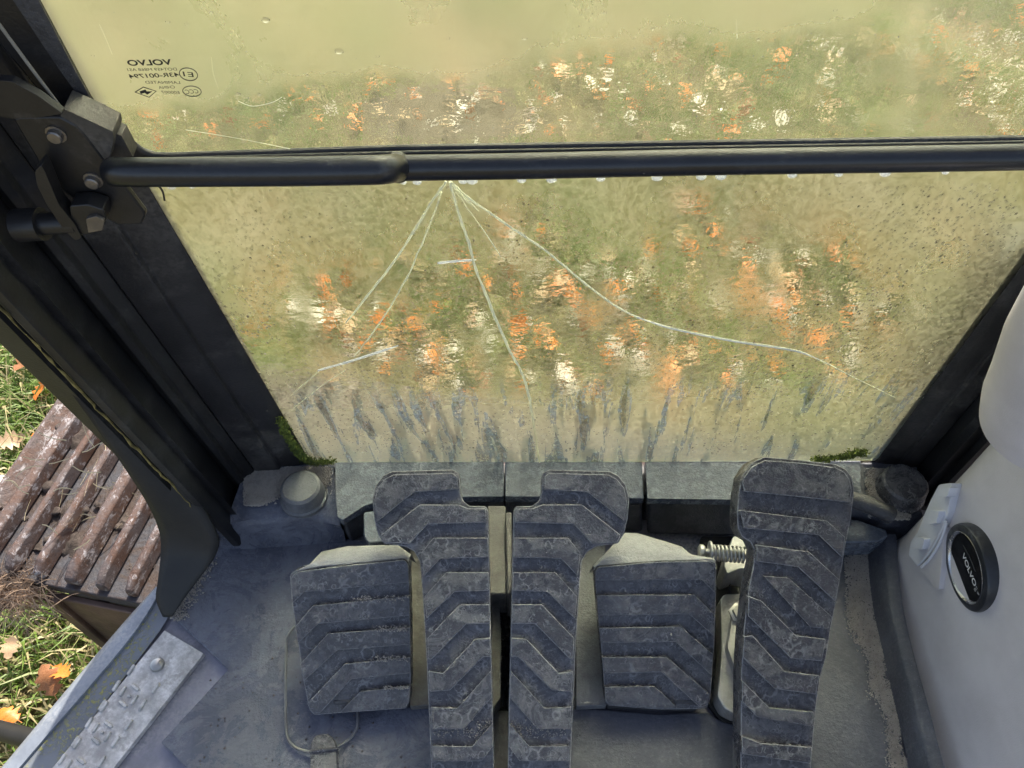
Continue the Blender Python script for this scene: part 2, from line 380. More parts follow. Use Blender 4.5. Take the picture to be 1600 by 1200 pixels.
def tube(name, path, r, mat, parent=None, seg=14, smooth=60, **k):
    path = [Vector(p) for p in path]; vs = []; fs = []
    t0 = (path[1] - path[0]).normalized(); u = t0.orthogonal().normalized(); N = len(path)
    for i, p in enumerate(path):
        t = (path[min(i + 1, N - 1)] - path[max(i - 1, 0)]).normalized()
        u = (u - t * u.dot(t)).normalized(); v = t.cross(u)
        rr = r[i] if hasattr(r, '__len__') else r
        for j in range(seg):
            a = 2 * math.pi * j / seg; vs.append(p + (u * math.cos(a) + v * math.sin(a)) * rr)
    for i in range(N - 1):
        for j in range(seg):
            fs.append([i * seg + j, i * seg + (j + 1) % seg, (i + 1) * seg + (j + 1) % seg, (i + 1) * seg + j])
    fs.append(list(range(seg))[::-1]); fs.append([(N - 1) * seg + j for j in range(seg)])
    return mk(name, vs, fs, mat, parent, smooth=smooth, **k)
def lathe(name, c, ax, prof, mat, parent=None, seg=28, smooth=35, caps=True, **k):
    ax = Vector(ax).normalized(); u = ax.orthogonal().normalized(); v = ax.cross(u); vs = []; fs = []
    for r, h in prof:
        for j in range(seg):
            a = 2 * math.pi * j / seg; vs.append(Vector(c) + ax * h + (u * math.cos(a) + v * math.sin(a)) * r)
    N = len(prof)
    for i in range(N - 1):
        for j in range(seg):
            fs.append([i * seg + j, i * seg + (j + 1) % seg, (i + 1) * seg + (j + 1) % seg, (i + 1) * seg + j])
    if caps: fs.append(list(range(seg))[::-1]); fs.append([(N - 1) * seg + j for j in range(seg)])
    return mk(name, vs, fs, mat, parent, smooth=smooth, **k)
def smooth_path(pts, sub=6):
    pts = [Vector(p) for p in pts]; out = []
    for i in range(len(pts) - 1):
        a, b, c, d = pts[max(i - 1, 0)], pts[i], pts[i + 1], pts[min(i + 2, len(pts) - 1)]
        for j in range(sub):
            t = j / sub
            out.append(.5 * ((2 * b) + (c - a) * t + (2 * a - 5 * b + 4 * c - d) * t * t + (3 * b - a - 3 * c + d) * t ** 3))
    out.append(pts[-1]); return out
def grid(name, rows, mat, parent=None, thick=0, **k):
    n, m = len(rows), len(rows[0]); vs = [v for r in rows for v in r]
    fs = [[i * m + j, i * m + j + 1, (i + 1) * m + j + 1, (i + 1) * m + j] for i in range(n - 1) for j in range(m - 1)]
    o = mk(name, vs, fs, mat, parent, **k)
    if thick:
        s = o.modifiers.new('s', 'SOLIDIFY'); s.thickness = thick; s.offset = 0
    return o
def text_mesh(name, body, p, ux, uy, size, mat, parent, depth=0.0, bold=0.0, align='LEFT'):
    cu = bpy.data.curves.new(name, 'FONT'); cu.body = body; cu.size = 1; cu.align_x = align; cu.offset = bold; cu.extrude = depth
    to = bpy.data.objects.new('tmp', cu); COL.objects.link(to)
    bpy.context.view_layer.update()
    me = bpy.data.meshes.new_from_object(to.evaluated_get(bpy.context.evaluated_depsgraph_get()))
    bpy.data.objects.remove(to); bpy.data.curves.remove(cu)
    off = root_of(parent)
    n = Vector(ux).cross(Vector(uy)).normalized()
    for v in me.vertices: v.co = Vector(p) + Vector(ux) * v.co.x * size + Vector(uy) * v.co.y * size + n * v.co.z * size - off
    me.name = name
    return link(name, me, mat, parent, smooth=0)

# ------------------------------------------------------------------ ground, grass, leaves
GZ = -1.1
def ground_h(x, y): return GZ + .03 * np.sin(x * 1.9 + .4) * np.cos(y * 1.3) + .02 * np.sin(x * 4.1 + y * 3.3)
xs = np.concatenate([np.linspace(-180, -6, 12), np.linspace(-5, 6, 100), np.linspace(7, 180, 12)])
ys = np.concatenate([np.linspace(-180, -3, 12), np.linspace(-2, 8, 90), np.linspace(9, 180, 12)])
rows = []
for y in ys:
    rows.append([Vector((x, y, float(ground_h(x, y)) if -6 < x < 7 and -3 < y < 9 else GZ)) for x in xs])
go = grid('ground', rows, M['ground'], smooth=80); go['kind'] = 'structure'

def make_grass():
    def spots(n, x0, x1, y0, y1):
        return np.stack([RNG.uniform(x0, x1, n), RNG.uniform(y0, y1, n)], 1)
    P = np.concatenate([spots(30000, -2.6, -.7, -.2, 2.2), spots(60000, -2.6, 3.6, 1.3, 5.2)])
    dens = .5 + .5 * np.sin(P[:, 0] * 2.3 + 1.2) * np.sin(P[:, 1] * 2.9 + .7) + .35 * np.sin(P[:, 0] * 7 + P[:, 1] * 5)
    keep = RNG.uniform(0, 1, len(P)) < np.clip(.35 + .6 * dens, .12, 1)
    keep |= (P[:, 0] < -.9) & (P[:, 1] < 1.3)
    bq = on((705, 185), zpl(-1.1)); rad_ = np.hypot((P[:, 0] - bq.x) / .5, (P[:, 1] - bq.y) / .42)
    keep &= RNG.uniform(.55, 1.15, len(P)) < rad_
    P = P[keep]; dens = dens[keep]; n = len(P)
    z = ground_h(P[:, 0], P[:, 1])
    h = RNG.uniform(.035, .11, n) * np.clip(.7 + .5 * dens, .5, 1.3); a = RNG.uniform(0, 2 * np.pi, n); lean = RNG.uniform(.3, 1.5, n) * h; wd = RNG.uniform(.0018, .0042, n)
    d = np.stack([np.cos(a), np.sin(a), np.zeros(n)], 1); s = np.stack([-np.sin(a), np.cos(a), np.zeros(n)], 1)
    b = np.stack([P[:, 0], P[:, 1], z - .005], 1)
    mid = b + d * (lean * .35)[:, None] + np.array([0, 0, 1]) * (h * .65)[:, None]
    tip = b + d * lean[:, None] + np.array([0, 0, 1]) * (h * RNG.uniform(.6, 1, n))[:, None]
    V = np.stack([b - s * wd[:, None], b + s * wd[:, None], mid - s * (wd * .8)[:, None], mid + s * (wd * .8)[:, None], tip], 1).reshape(-1, 3)
    i = np.arange(n) * 5
    tri = np.stack([i, i + 1, i + 3, i, i + 3, i + 2, i + 2, i + 3, i + 4], 1).reshape(-1)
    me = bpy.data.meshes.new('grass'); me.vertices.add(len(V)); me.vertices.foreach_set('co', V.ravel().astype(np.float32))
    me.loops.add(len(tri)); me.loops.foreach_set('vertex_index', tri.astype(np.int32))
    me.polygons.add(len(tri) // 3); me.polygons.foreach_set('loop_start', np.arange(0, len(tri), 3, dtype=np.int32))
    me.update(); me.validate()
    at = me.attributes.new('tone', 'FLOAT', 'POINT')
    tone = np.clip(RNG.uniform(0, 1, n) * .85 + .25 * (1 - np.clip(dens, 0, 1)), 0, 1)
    at.data.foreach_set('value', np.repeat(tone, 5).astype(np.float32))
    o = link('grass', me, M['grass'], smooth=0); o['kind'] = 'stuff'; o['label'] = 'short autumn grass around the digger'; 
make_grass()

def leaf_mesh(seed, mat, name='fallen_leaf'):
    r = random.Random(seed); half = []
    lob = 4
    for i in range(13):
        t = i / 12
        wdt = math.sin(math.pi * min(1, t * .93 + .05)) ** .8 * .34 * (1 + .42 * math.cos(t * lob * 2 * math.pi + 2.6))
        half.append((t, wdt * r.uniform(.9, 1.1)))
    vs = []; fs = []
    curl = r.uniform(.5, 1.5); fold = r.uniform(.1, .5)
    def zz(t, w): return curl * .35 * (t - .5) ** 2 + fold * abs(w) + .03 * math.sin(9 * t + seed)
    for t, wv in half:
        for sgn in (-1, 0, 1): vs.append((sgn * wv, t - .5, zz(t, wv if sgn else 0)))
    for i in range(12):
        for j in range(2): fs.append([i * 3 + j, i * 3 + j + 1, i * 3 + j + 4, i * 3 + j + 3])
    b = len(vs); vs += [(-.012, -.5, zz(0, 0)), (.012, -.5, zz(0, 0)), (.01, -.72, zz(0, 0) + .05), (-.01, -.72, zz(0, 0) + .05)]; fs.append([b, b + 1, b + 2, b + 3])
    bm = bmesh.new(); q = [bm.verts.new(v) for v in vs]
    for f in fs: bm.faces.new([q[i] for i in f])
    me = bpy.data.meshes.new(name); bm.to_mesh(me); bm.free(); me.materials.append(mat); me.shade_smooth(); return me
LEAF = {c: [leaf_mesh(i * 5 + 3 + len(c), m) for i in range(4)] for c, m in LEAFM.items()}
GPL = zpl(GZ)
def leaf(x, y, col, size, label, group=None, dz=.035):
    o = bpy.data.objects.new('fallen_leaf', random.choice(LEAF[col])); COL.objects.link(o)
    o.location = (x, y, float(ground_h(x, y)) + dz + random.uniform(0, .03)); o.scale = (size,) * 3
    o.rotation_euler = (random.uniform(-.45, .45), random.uniform(-.45, .45), random.uniform(0, 6.28))
    if random.random() < .3: o.rotation_euler.x += math.pi
    o['label'] = label; o['category'] = 'leaf'
    if group: o['group'] = group
WORD = {'orange': 'orange', 'brown': 'brown', 'pale': 'pale', 'tan': 'tan'}
low_pale = [(340, 425), (418, 388), (405, 500), (468, 500), (500, 512), (532, 505), (548, 518), (710, 552), (850, 465), (795, 418), (800, 382), (1080, 420), (1010, 442), (925, 412), (1120, 475), (1210, 468), (1250, 410), (1430, 355), (1420, 385), (1375, 480), (1385, 465), (1060, 315), (1155, 650), (880, 595), (990, 580), (745, 505), (325, 410), (390, 355)]
low_or = [(500, 360), (445, 450), (400, 470), (545, 415), (628, 412), (655, 425), (648, 510), (730, 425), (872, 455), (792, 370), (960, 468), (1000, 436), (1070, 366), (948, 398), (1230, 440), (1216, 486), (1228, 470), (1170, 425), (1268, 408), (1395, 450), (925, 512), (1035, 622), (1180, 470), (1270, 540), (410, 530), (1295, 372), (1045, 592), (600, 505), (810, 520)]
up_pale = [(745, 165), (722, 185), (650, 165), (590, 150), (920, 145), (945, 142), (880, 128), (1085, 180), (1110, 140), (1130, 150), (1220, 200), (1300, 105), (1415, 105), (1290, 130), (1340, 75), (830, 205), (1060, 215), (1500, 180), (1590, 130), (1290, 190), (1550, 160)]
up_or = [(595, 190), (870, 120), (860, 208), (1140, 215), (1150, 130), (1215, 100), (1225, 95), (1290, 150), (1430, 115), (1300, 175), (1390, 85), (1460, 60), (1520, 190), (700, 215), (560, 210), (1070, 150), (1510, 120), (1590, 40)]
PEND = []
for lst, cols, sz in ((low_pale, ['pale', 'pale', 'pale', 'tan'], (.055, .085)), (low_or, ['orange', 'orange', 'tan'], (.055, .085)), (up_pale, ['pale', 'pale', 'tan'], (.055, .085)), (up_or, ['orange', 'orange', 'tan'], (.055, .085))):
    for p in lst: PEND.append((p, random.choice(cols), random.uniform(*sz)))
for i in range(165):
    p = (random.uniform(150, 1580), random.uniform(5, 225) if i < 70 else random.uniform(290, 700))
    PEND.append((p, random.choice(['orange', 'pale', 'tan', 'brown', 'brown']), random.uniform(.025, .05)))
BANDS = [(90, 'in the far strip behind the upper glass'), (165, 'in the middle strip behind the upper glass'), (260, 'just above the rail behind the upper glass'),
         (380, 'just below the rail behind the lower glass'), (460, 'in the upper middle strip behind the lower glass'), (540, 'in the lower middle strip behind the lower glass'), (2000, 'low down behind the lower glass')]
ORD = ['first', 'second', 'third', 'fourth', 'fifth', 'sixth', 'seventh', 'eighth', 'ninth', 'tenth', 'eleventh', 'twelfth', 'thirteenth', 'fourteenth', 'fifteenth', 'sixteenth', 'seventeenth', 'eighteenth', 'nineteenth', 'twentieth']
cnt = {}
for p, c, sz in sorted(PEND, key=lambda e: e[0][0]):
    bd = next(t for y, t in BANDS if p[1] < y); k_ = cnt.get((bd, c), 0); cnt[(bd, c)] = k_ + 1
    q = on(p, GPL)
    leaf(q.x, q.y, c, sz, '%s %s leaf from the left %s' % (ORD[min(k_, 19)], c, bd), 'fallen leaves beyond the glass')
def litter(n):
    r = random.Random(21); vs = []; fs = []; mi = []
    for i in range(n):
        q = on((r.uniform(120, 1600), r.uniform(0, 228) if r.random() < .42 else r.uniform(285, 640)), GPL)
        c = Vector((q.x + r.gauss(0, .05), q.y + r.gauss(0, .05), float(ground_h(q.x, q.y)) + r.uniform(.02, .06)))
        s_ = r.uniform(.012, .032); a = r.uniform(0, 6.28); tl = Vector((r.gauss(0, .4), r.gauss(0, .4), 1)).normalized()
        u = tl.orthogonal().normalized(); u = Matrix.Rotation(a, 3, tl) @ u; v = tl.cross(u); b = len(vs)
        vs += [c - u * s_ * 1.3, c + v * s_ * .6 - u * s_ * .3, c + v * s_ * .45 + u * s_ * .6, c + u * s_ * 1.4, c - v * s_ * .5 + u * s_ * .5, c - v * s_ * .7 - u * s_ * .4, c + tl * s_ * .3]
        m_ = r.choice([0, 0, 1, 2, 2, 3])
        for t in range(6): fs.append([b + t, b + (t + 1) % 6, b + 6]); mi.append(m_)
    o = mk('leaf_litter', vs, fs, LEAFM['orange'], smooth=0)
    for c in ('brown', 'pale', 'tan'): o.data.materials.append(LEAFM[c])
    for p_, m_ in zip(o.data.polygons, mi): p_.material_index = m_
    o['kind'] = 'stuff'; o['label'] = 'scatter of small broken leaves in the grass beyond the glass'
litter(850)
SIDE = [((60, 588), 'brown', .09, 'brown leaf in the grass close under the dark pillar edge'),
        ((80, 630), 'orange', .07, 'bright orange leaf in the grass just above the muddy track'),
        ((98, 622), 'pale', .06, 'small pale leaf touching the orange one above the muddy track'),
        ((36, 708), 'tan', .075, 'tan curled leaf in the grass left of the track shoes'),
        ((12, 768), 'pale', .085, 'whitish leaf in the grass beside the black track edge'),
        ((72, 700), 'orange', .05, 'small orange leaf tucked against the track edge'),
        ((38, 1027), 'tan', .055, 'small tan leaf in the grass under the rusty track frame'),
        ((90, 1075), 'brown', .085, 'large brown oak leaf in the grass beside the door sill'),
        ((112, 1062), 'orange', .06, 'orange leaf lying partly under the large brown oak leaf'),
        ((36, 1128), 'orange', .06, 'orange leaf in the grass just above the black step bar')]
for p, c, s, lb in SIDE:
    q = on(p, GPL); leaf(q.x, q.y, c, s, lb, dz=.07)

# ------------------------------------------------------------------ crawler track outside, to the left
TZ = -.30
tp = zpl(TZ); t0 = on((30, 905), tp)
te = Vector((.981, -.194, 0)); tb = Vector((.194, .981, 0)); Z = Vector((0, 0, 1))
tr = empty('crawler_track', t0 - Z * .8, 'rusty muddy crawler track outside the cab left of the pillar', 'track')
PIT = .171; SW = .52
def shoe(c, e, n, idx):
    """one triple-grouser shoe: c = middle of its near end"""
    sec = [(-PIT * .53, -.006), (PIT * .47, -.006), (PIT * .5, -.018), (PIT * .5, -.03), (-PIT * .5, -.03), (-PIT * .53, -.02)]
    vs = [c + e * a + n * b for a, b in sec] + [c + tb * SW + e * a + n * b for a, b in sec]; m = len(sec)
    fs = [list(range(m)), list(range(2 * m - 1, m - 1, -1))] + [[i, (i + 1) % m, m + (i + 1) % m, m + i] for i in range(m)]
    s = mk('track_shoe', vs, fs, M['track'], tr, bevel=.003)
    for q, hw in ((-.058, .0145), (-.003, .0105), (.051, .0105)):
        sec2 = [(q - hw, -.004), (q + hw, -.004), (q + hw * .72, .029), (q - hw * .72, .029)]
        st = [.008, .03, .16, .3, .42, SW - .01]; vs = []; fs = []
        for k, y in enumerate(st):
            sh = .55 if k == 0 else 1
            for a, b in sec2: vs.append(c + tb * y + e * (a + random.uniform(-.0012, .0012)) + n * (b if b < 0 else b * sh + random.uniform(-.002, .002)))
        for k in range(len(st) - 1):
            for j in range(4): fs.append([k * 4 + j, k * 4 + (j + 1) % 4, k * 4 + 4 + (j + 1) % 4, k * 4 + 4 + j])
        fs += [[0, 1, 2, 3], [len(vs) - 4 + j for j in range(4)]]
        mk('grouser', vs, fs, M['grouser'], s, bevel=.004)
for i in range(0, 10):
    c = t0 + te * (-.10 + (i + .5) * PIT)
    shoe(c + Z * .004, te, Z, i)
cA = t0 + te * -.105
for ang in (48, 80):
    a = R(ang); e2 = (te * math.cos(a) + Z * math.sin(a)); n2 = (Z * math.cos(a) - te * math.sin(a))
    cA = cA - e2 * PIT * .52; shoe(cA, e2, n2, ang); cA = cA - e2 * PIT * .52
# mud packed between the bars
def mud_sheet():
    vs = []; fs = []; nu, nv = 120, 70
    for i in range(nu):
        for j in range(nv):
            u = -.1 + .4 * i / (nu - 1); v = .004 + .5 * j / (nv - 1)
            h = math.sin(u * 31 + 1) * math.sin(v * 17 + u * 9) * .55 + math.sin(u * 77 + v * 43) * .25 + math.sin(v * 60 - u * 50) * .3 + math.sin(v * 133 + u * 171) * .14
            zz = -.007 + .017 * h + random.uniform(-.0035, .0035) - (.022 if v < .05 else 0)
            vs.append(t0 + te * u + tb * v + Z * min(zz, .02))
    for i in range(nu - 1):
        for j in range(nv - 1): fs.append([i * nv + j, i * nv + j + 1, (i + 1) * nv + j + 1, (i + 1) * nv + j])
    o = mk('packed_mud', vs, fs, M['mud'], tr, smooth=60); o['kind'] = 'stuff'
mud_sheet()
def clod(c, r, name, parent, mat):
    bm = bmesh.new(); bmesh.ops.create_icosphere(bm, subdivisions=2, radius=r)
    for v in bm.verts: v.co *= random.uniform(.75, 1.15); v.co.z *= .7
    off = root_of(parent)
    for v in bm.verts: v.co += c - off
    me = bpy.data.meshes.new(name); bm.to_mesh(me); bm.free(); return link(name, me, mat, parent, smooth=60)
for i in range(26):
    u, v = random.uniform(-.12, .3), random.uniform(.06, .42)
    clod(t0 + te * u + tb * v + Z * random.uniform(.0, .014), random.uniform(.005, .013), 'mud_clod', tr, M['mud'])
def strands(name, c, n, spread, length, mat, parent, droop=.3, r=.0007, flat=None):
    vs = []; fs = []
    for i in range(n):
        p = c + Vector((random.gauss(0, spread), random.gauss(0, spread), random.gauss(0, spread * .5)))
        a = random.uniform(0, 6.28); d = Vector((math.cos(a), math.sin(a), random.uniform(-.5, .3)))
        L = length * random.uniform(.4, 1.2); s = d.orthogonal().normalized(); b = len(vs); K = 4
        for q in range(K + 1):
            t = q / K; pt = p + d * L * t + Vector((0, 0, -droop * L * t * t)) + s * L * .15 * math.sin(3 * t + i)
            vs += [pt - s * r, pt + s * r]
        for q in range(K): fs.append([b + 2 * q, b + 2 * q + 1, b + 2 * q + 3, b + 2 * q + 2])
    o = mk(name, vs, fs, mat, parent, smooth=0); return o
M['root'] = plain('dry_roots', (.36, .25, .17), .9, var=.4, vscale=60)
M['straw'] = plain('straw', (.6, .5, .3), .7, var=.2, vscale=60)
rt = empty('root_clump', on((32, 915), zpl(TZ - .02)), 'matted clump of dry roots hanging off the near end of the track', 'roots')
o = strands('root_strands', rt.location + Z * .012, 900, .022, .05, M['root'], rt, droop=.6); o['kind'] = 'stuff'
for i in range(7): clod(rt.location + Vector((random.gauss(0, .014), random.gauss(0, .014), random.gauss(-.01, .01))), .018, 'soil_lump', rt, M['mud'])
o = strands('loose_straw', t0 + te * .05 + tb * .16 + Z * .026, 60, .09, .06, M['straw'], tr, droop=.05, r=.0009); o['kind'] = 'stuff'
# frame plate below the shoes
tf = empty('track_frame', t0 + tb * .06 - Z * .8, 'dark brown steel frame plate below the near edge of the crawler track', 'track frame')
def box(name, c, ax, hx, ay, hy, az, hz, mat, parent, **k):
    vs = [c + ax * (hx * i) + ay * (hy * j) + az * (hz * l) for l in (-1, 1) for j in (-1, 1) for i in (-1, 1)]
    fs = [[0, 1, 3, 2], [4, 5, 7, 6], [0, 1, 5, 4], [2, 3, 7, 6], [0, 2, 6, 4], [1, 3, 7, 5]]
    return mk(name, vs, fs, mat, parent, **k)
box('side_plate', t0 + te * .41 - tb * .004 - Z * .17, te, .37, tb, .006, Z, .138, M['rust_dark'], tf, bevel=.003)
box('plate_flange', t0 + te * .052 - tb * .012 - Z * .17, te, .014, tb, .006, Z, .14, M['rust_dark'], tf, bevel=.003)
box('track_beam', t0 + te * .3 + tb * .27 - Z * .33, te, .5, tb, .15, Z, .2, M['dark'], tf, bevel=.01)
for i in range(2):
    lathe('roller', t0 + te * (-.02 + .3 * i) + tb * .12 - Z * .5, tb, [(.0, 0), (.08, 0), (.09, .02), (.09, .3), (.0, .3)], M['rust_dark'], tf, seg=20)

mp = empty('added_boxes', Vector((1.05, 1.0, -1.1)), 'dark boxes added for the dark band in the wet glass beside the right pillar', 'machine part')
box('dark_box', Vector((1.16, .9, -.6)), Vector((1, 0, 0)), .17, Vector((0, 1, 0)), .33, Z, .52, M['black'], mp, bevel=.03, seg=3)  # boxes added to bring a dark band to the glass by the pillar
box('dark_box_side', Vector((.985, .9, -.55)), Vector((1, 0, 0)), .008, Vector((0, 1, 0)), .24, Z, .35, M['latch'], mp, bevel=.004)
# ------------------------------------------------------------------ cab floor, mats, door sill
F0 = zpl(0)
fl = [(-.62, -.35), (-.56, .10), (-.44, .395), (-.43, .60), (.95, .60), (.95, -.35)]
fo = prism('cab_floor', [Vector((x, y, -.012)) for x, y in fl], Z, .05, M['recess']); fo['kind'] = 'structure'
MZ = .0
mat_t = empty('floor_mat', on((450, 950), F0), 'blue grey moulded rubber floor mat at the left of the pedals', 'floor mat')
ml = fillet([(268, 962), (356, 1046), (251, 1160), (380, 1290), (690, 1290), (690, 1105), (640, 1105), (640, 850), (545, 842), (330, 855), (290, 930)], 3)
pprism('mat_sheet', ml, F0, 0, .011, M['mat'], mat_t, bevel=.004, seg=3)
mr = empty('floor_mat', on((1000, 1150), F0), 'clean dark blue rubber mat below the right footrest and accelerator', 'floor mat')
pprism('mat_sheet', fillet([(690, 1290), (690, 1112), (900, 1104), (1030, 1115), (1105, 1112), (1125, 1125), (1160, 1135), (1200, 850), (1330, 830), (1362, 860), (1380, 990), (1400, 1100), (1435, 1290)], 4), F0, 0.0, .011, M['mat_r'], mr, bevel=.004, seg=3)
# raised rim of the mat along the console
ra = [(1355, 845), (1358, 900), (1366, 960), (1382, 1030), (1400, 1110), (1428, 1230), (1440, 1290)]
rb = [(1386, 835), (1390, 895), (1397, 955), (1414, 1030), (1436, 1110), (1462, 1215), (1480, 1290)]
rows = []
for a, b in zip(smooth_path([Vector((*p, 0)) for p in ra], 4), smooth_path([Vector((*p, 0)) for p in rb], 4)):
    A = on((a.x, a.y), zpl(.001)); B = on((b.x, b.y), zpl(.032)); 
    rows.append([A, A.lerp(B, .35) + Vector((0, 0, .002)), A.lerp(B, .7) + Z * .006, B, B + Vector((.012, 0, 0)), B + Vector((.012, 0, -.04))])
grid('raised_rim', rows, M['mat_r'], mr, smooth=50)
# drift of sand on the right mat
def sandpatch(name, pix, label, n, z=.0015, parent=None, seed=1, size=.0016, plane=None):
    r = random.Random(seed); vs = []; fs = []; P = [Vector((*p, 0)) for p in pix]
    def inside(x, y):
        c = False; j = len(pix) - 1
        for i in range(len(pix)):
            if (pix[i][1] > y) != (pix[j][1] > y) and x < (pix[j][0] - pix[i][0]) * (y - pix[i][1]) / (pix[j][1] - pix[i][1]) + pix[i][0]: c = not c
            j = i
        return c
    x0, x1 = min(p[0] for p in pix), max(p[0] for p in pix); y0, y1 = min(p[1] for p in pix), max(p[1] for p in pix); k = 0
    while k < n:
        x, y = r.uniform(x0, x1), r.uniform(y0, y1)
        if not inside(x + r.gauss(0, 5) + 6 * math.sin(y * .05 + x * .04), y + r.gauss(0, 5) + 5 * math.sin(x * .11 + y * .07)): continue
        k += 1
        c = on((x, y), plane or zpl(z)) ; s = size * r.uniform(.4, 1.3); b = len(vs)
        a = r.uniform(0, 6.28)
        vs += [c + Vector((math.cos(a + i * 2.09) * s, math.sin(a + i * 2.09) * s, -.0005)) for i in range(3)] + [c + Z * s * .8]
        fs += [[b, b + 1, b + 3], [b + 1, b + 2, b + 3], [b + 2, b, b + 3]]
    o = mk(name, vs, fs, M['sand'], parent, smooth=0); o['kind'] = 'stuff'; o['label'] = label; return o
sandpatch('sand', [(1322, 865), (1362, 870), (1372, 960), (1385, 1050), (1412, 1180), (1418, 1230), (1405, 1210), (1372, 1080), (1340, 990), (1320, 930)], 'drift of sandy dirt along the mat beside the console', 9000, .0008, size=.0015)
sandpatch('sand', [(262, 968), (285, 935), (330, 868), (342, 868), (300, 935), (278, 970)], 'line of sandy dirt at the foot of the rubber flap', 700, .0008, seed=4)
sandpatch('crumbs', [(330, 1060), (440, 1000), (640, 1130), (640, 1200), (300, 1200)], 'dark crumbs of dirt scattered on the left mat', 70, .0005, seed=5, size=.0016).data.materials[0] = M['mud']
# aluminium tread strip by the door
ts = empty('tread_plate', on((250, 1050), zpl(-.004)), 'worn aluminium tread strip with raised studs along the door sill', 'tread plate')
PZ = zpl(-.002)
pprism('plate', fillet([(257, 985), (318, 1021), (168, 1212), (90, 1312), (-10, 1312), (72, 1212)], 2), PZ, 0, .008, M['alu'], ts, bevel=.0012)
stp = [(615, 740, 26), (545, 815, 26), (575, 840, 22), (635, 823, -24), (630, 880, 22), (577, 900, -24), (730, 825, 26), (668, 905, 28), (480, 905, 26)]
du = Vector((-.85, .62)).normalized()
def stud(p, q, r=.0021):
    a, b = on(p, zpl(-.0012)), on(q, zpl(-.0012)); d = (b - a); L = d.length; d.normalize(); s = Vector((-d.y, d.x, 0)); vs = []; 
    for rr, h in ((r, -.0012), (r, .0008), (r * .6, .0018)):
        for j in range(6): an = -math.pi / 2 + math.pi * j / 5; vs.append(b + d * math.cos(an) * rr + s * math.sin(an) * rr + Z * h)
        for j in range(6): an = math.pi / 2 + math.pi * j / 5; vs.append(a + d * math.cos(an) * rr + s * math.sin(an) * rr + Z * h)
    fs = [[k * 12 + j, k * 12 + (j + 1) % 12, k * 12 + 12 + (j + 1) % 12, k * 12 + 12 + j] for k in range(2) for j in range(12)] + [list(range(24, 36))]
    mk('tread_stud', vs, fs, M['alu_stud'], ts, smooth=40)
for rep in range(4):
    ox, oy = -127 * rep, 172 * rep
    for x, y, l in stp:
        if l > 0: dx, dy = l * .55, -l * .84
        else: dx, dy = 15, 12
        p, q = c3((x + ox - dx * .8, y + oy - dy * .8), (x + ox + dx * .8, y + oy + dy * .8)); stud(p, q)
    p, q = c3((603 + ox, 861 + oy), (609 + ox, 863 + oy)); stud(p, q, .0015)
cb = on(c3((738, 718))[0], zpl(-.002))
lathe('screw_head', cb, Z, [(.0088, 0), (.0088, .001), (.0075, .0035), (.004, .005), (.0, .0054)], M['zinc'], ts, seg=20)
# door sill
ds = empty('door_sill', on((150, 1080), zpl(-.01)), 'pale blue painted door sill edge with yellow lichen on its inner strip', 'door sill')
inner = [(275, 935), (258, 985), (72, 1212), (-10, 1312)]
mid = [(236, 985), (200, 1010), (60, 1165), (-60, 1312)]
out = [(243, 915), (170, 995), (40, 1150), (-95, 1312)]
rows = []
for a, m_, b in zip(smooth_path([Vector((*p, 0)) for p in [(262, 940), (250, 985), (72, 1212), (-10, 1312)]], 5), smooth_path([Vector((*p, 0)) for p in [(252, 925), (200, 1005), (46, 1185), (-60, 1312)]], 5), smooth_path([Vector((*p, 0)) for p in out], 5)):
    I, Md, O = on((a.x, a.y), zpl(-.006)), on((m_.x, m_.y), zpl(-.004)), on((b.x, b.y), zpl(-.008))
    rows.append([I, Md, Md + Z * .004, Md.lerp(O, .5) + Z * .006, O.lerp(Md, .1), O - Z * .012 + (O - Md).normalized() * .003, O - Z * .09])
lo = grid('sill_edge', [r[1:] for r in rows], M['sillpaint'], ds, smooth=60)
grid('lichen_strip', [[r[0], r[0].lerp(r[1], .5), r[1]] for r in rows], M['lichen'], ds, smooth=60)
# black step bar outside, bottom left
sb = empty('step_bar', on((0, 1150), zpl(-.2)), 'black steel step bar outside the door sill at the bottom left corner', 'step')
p1, p2 = on((-90, 1118), zpl(-.2)), on((62, 1158), zpl(-.06))
tube('bar', [p1, p1.lerp(p2, .5), p2], .012, M['latch'], sb, seg=10)

cm = empty('gap_blocker', on((900, 722), zpl(.02)), 'unseen black block added under the sill to stop light through its gaps', 'blocker')
cq = [(440, 727), (1440, 727), (1440, 772), (440, 772)]
prism('blocker', [on(p, zpl(.05)) for p in cq], Z, .12, M['black'], cm)  # added block, stops daylight showing through gaps between the sill trims
# ------------------------------------------------------------------ sill trim below the lower glass
S = zpl(SILL_Z)
def ledge(name, top, front_z, label, parent_px, extra=None):
    """moulded ledge: top outline on the sill height, dropping to the floor along its near edge"""
    t = empty(name, on(parent_px, F0), label, 'trim panel')
    return t
def trim(label, top_pix, near_drop, mat_top, mat_front, name='sill_trim'):
    t = empty(name, on((sum(p[0] for p in top_pix) / len(top_pix), 800), F0), label, 'trim panel')
    pprism('top_panel', top_pix, S, 0, .014, mat_top, t, bevel=.003, seg=3)
    pprism('front_panel', near_drop, S, -.006, .066, mat_front, t, bevel=.002)
    return t
trim('left blue grey sill trim behind the left travel pedal', fillet([(523, 722), (787, 719), (787, 776), (700, 777), (612, 778), (570, 790), (535, 813), (527, 808), (524, 780)], 3),
     [(526, 728), (785, 728), (785, 774), (700, 775), (614, 776), (572, 788), (537, 810), (527, 804)], M['sill'], M['sill_front'])
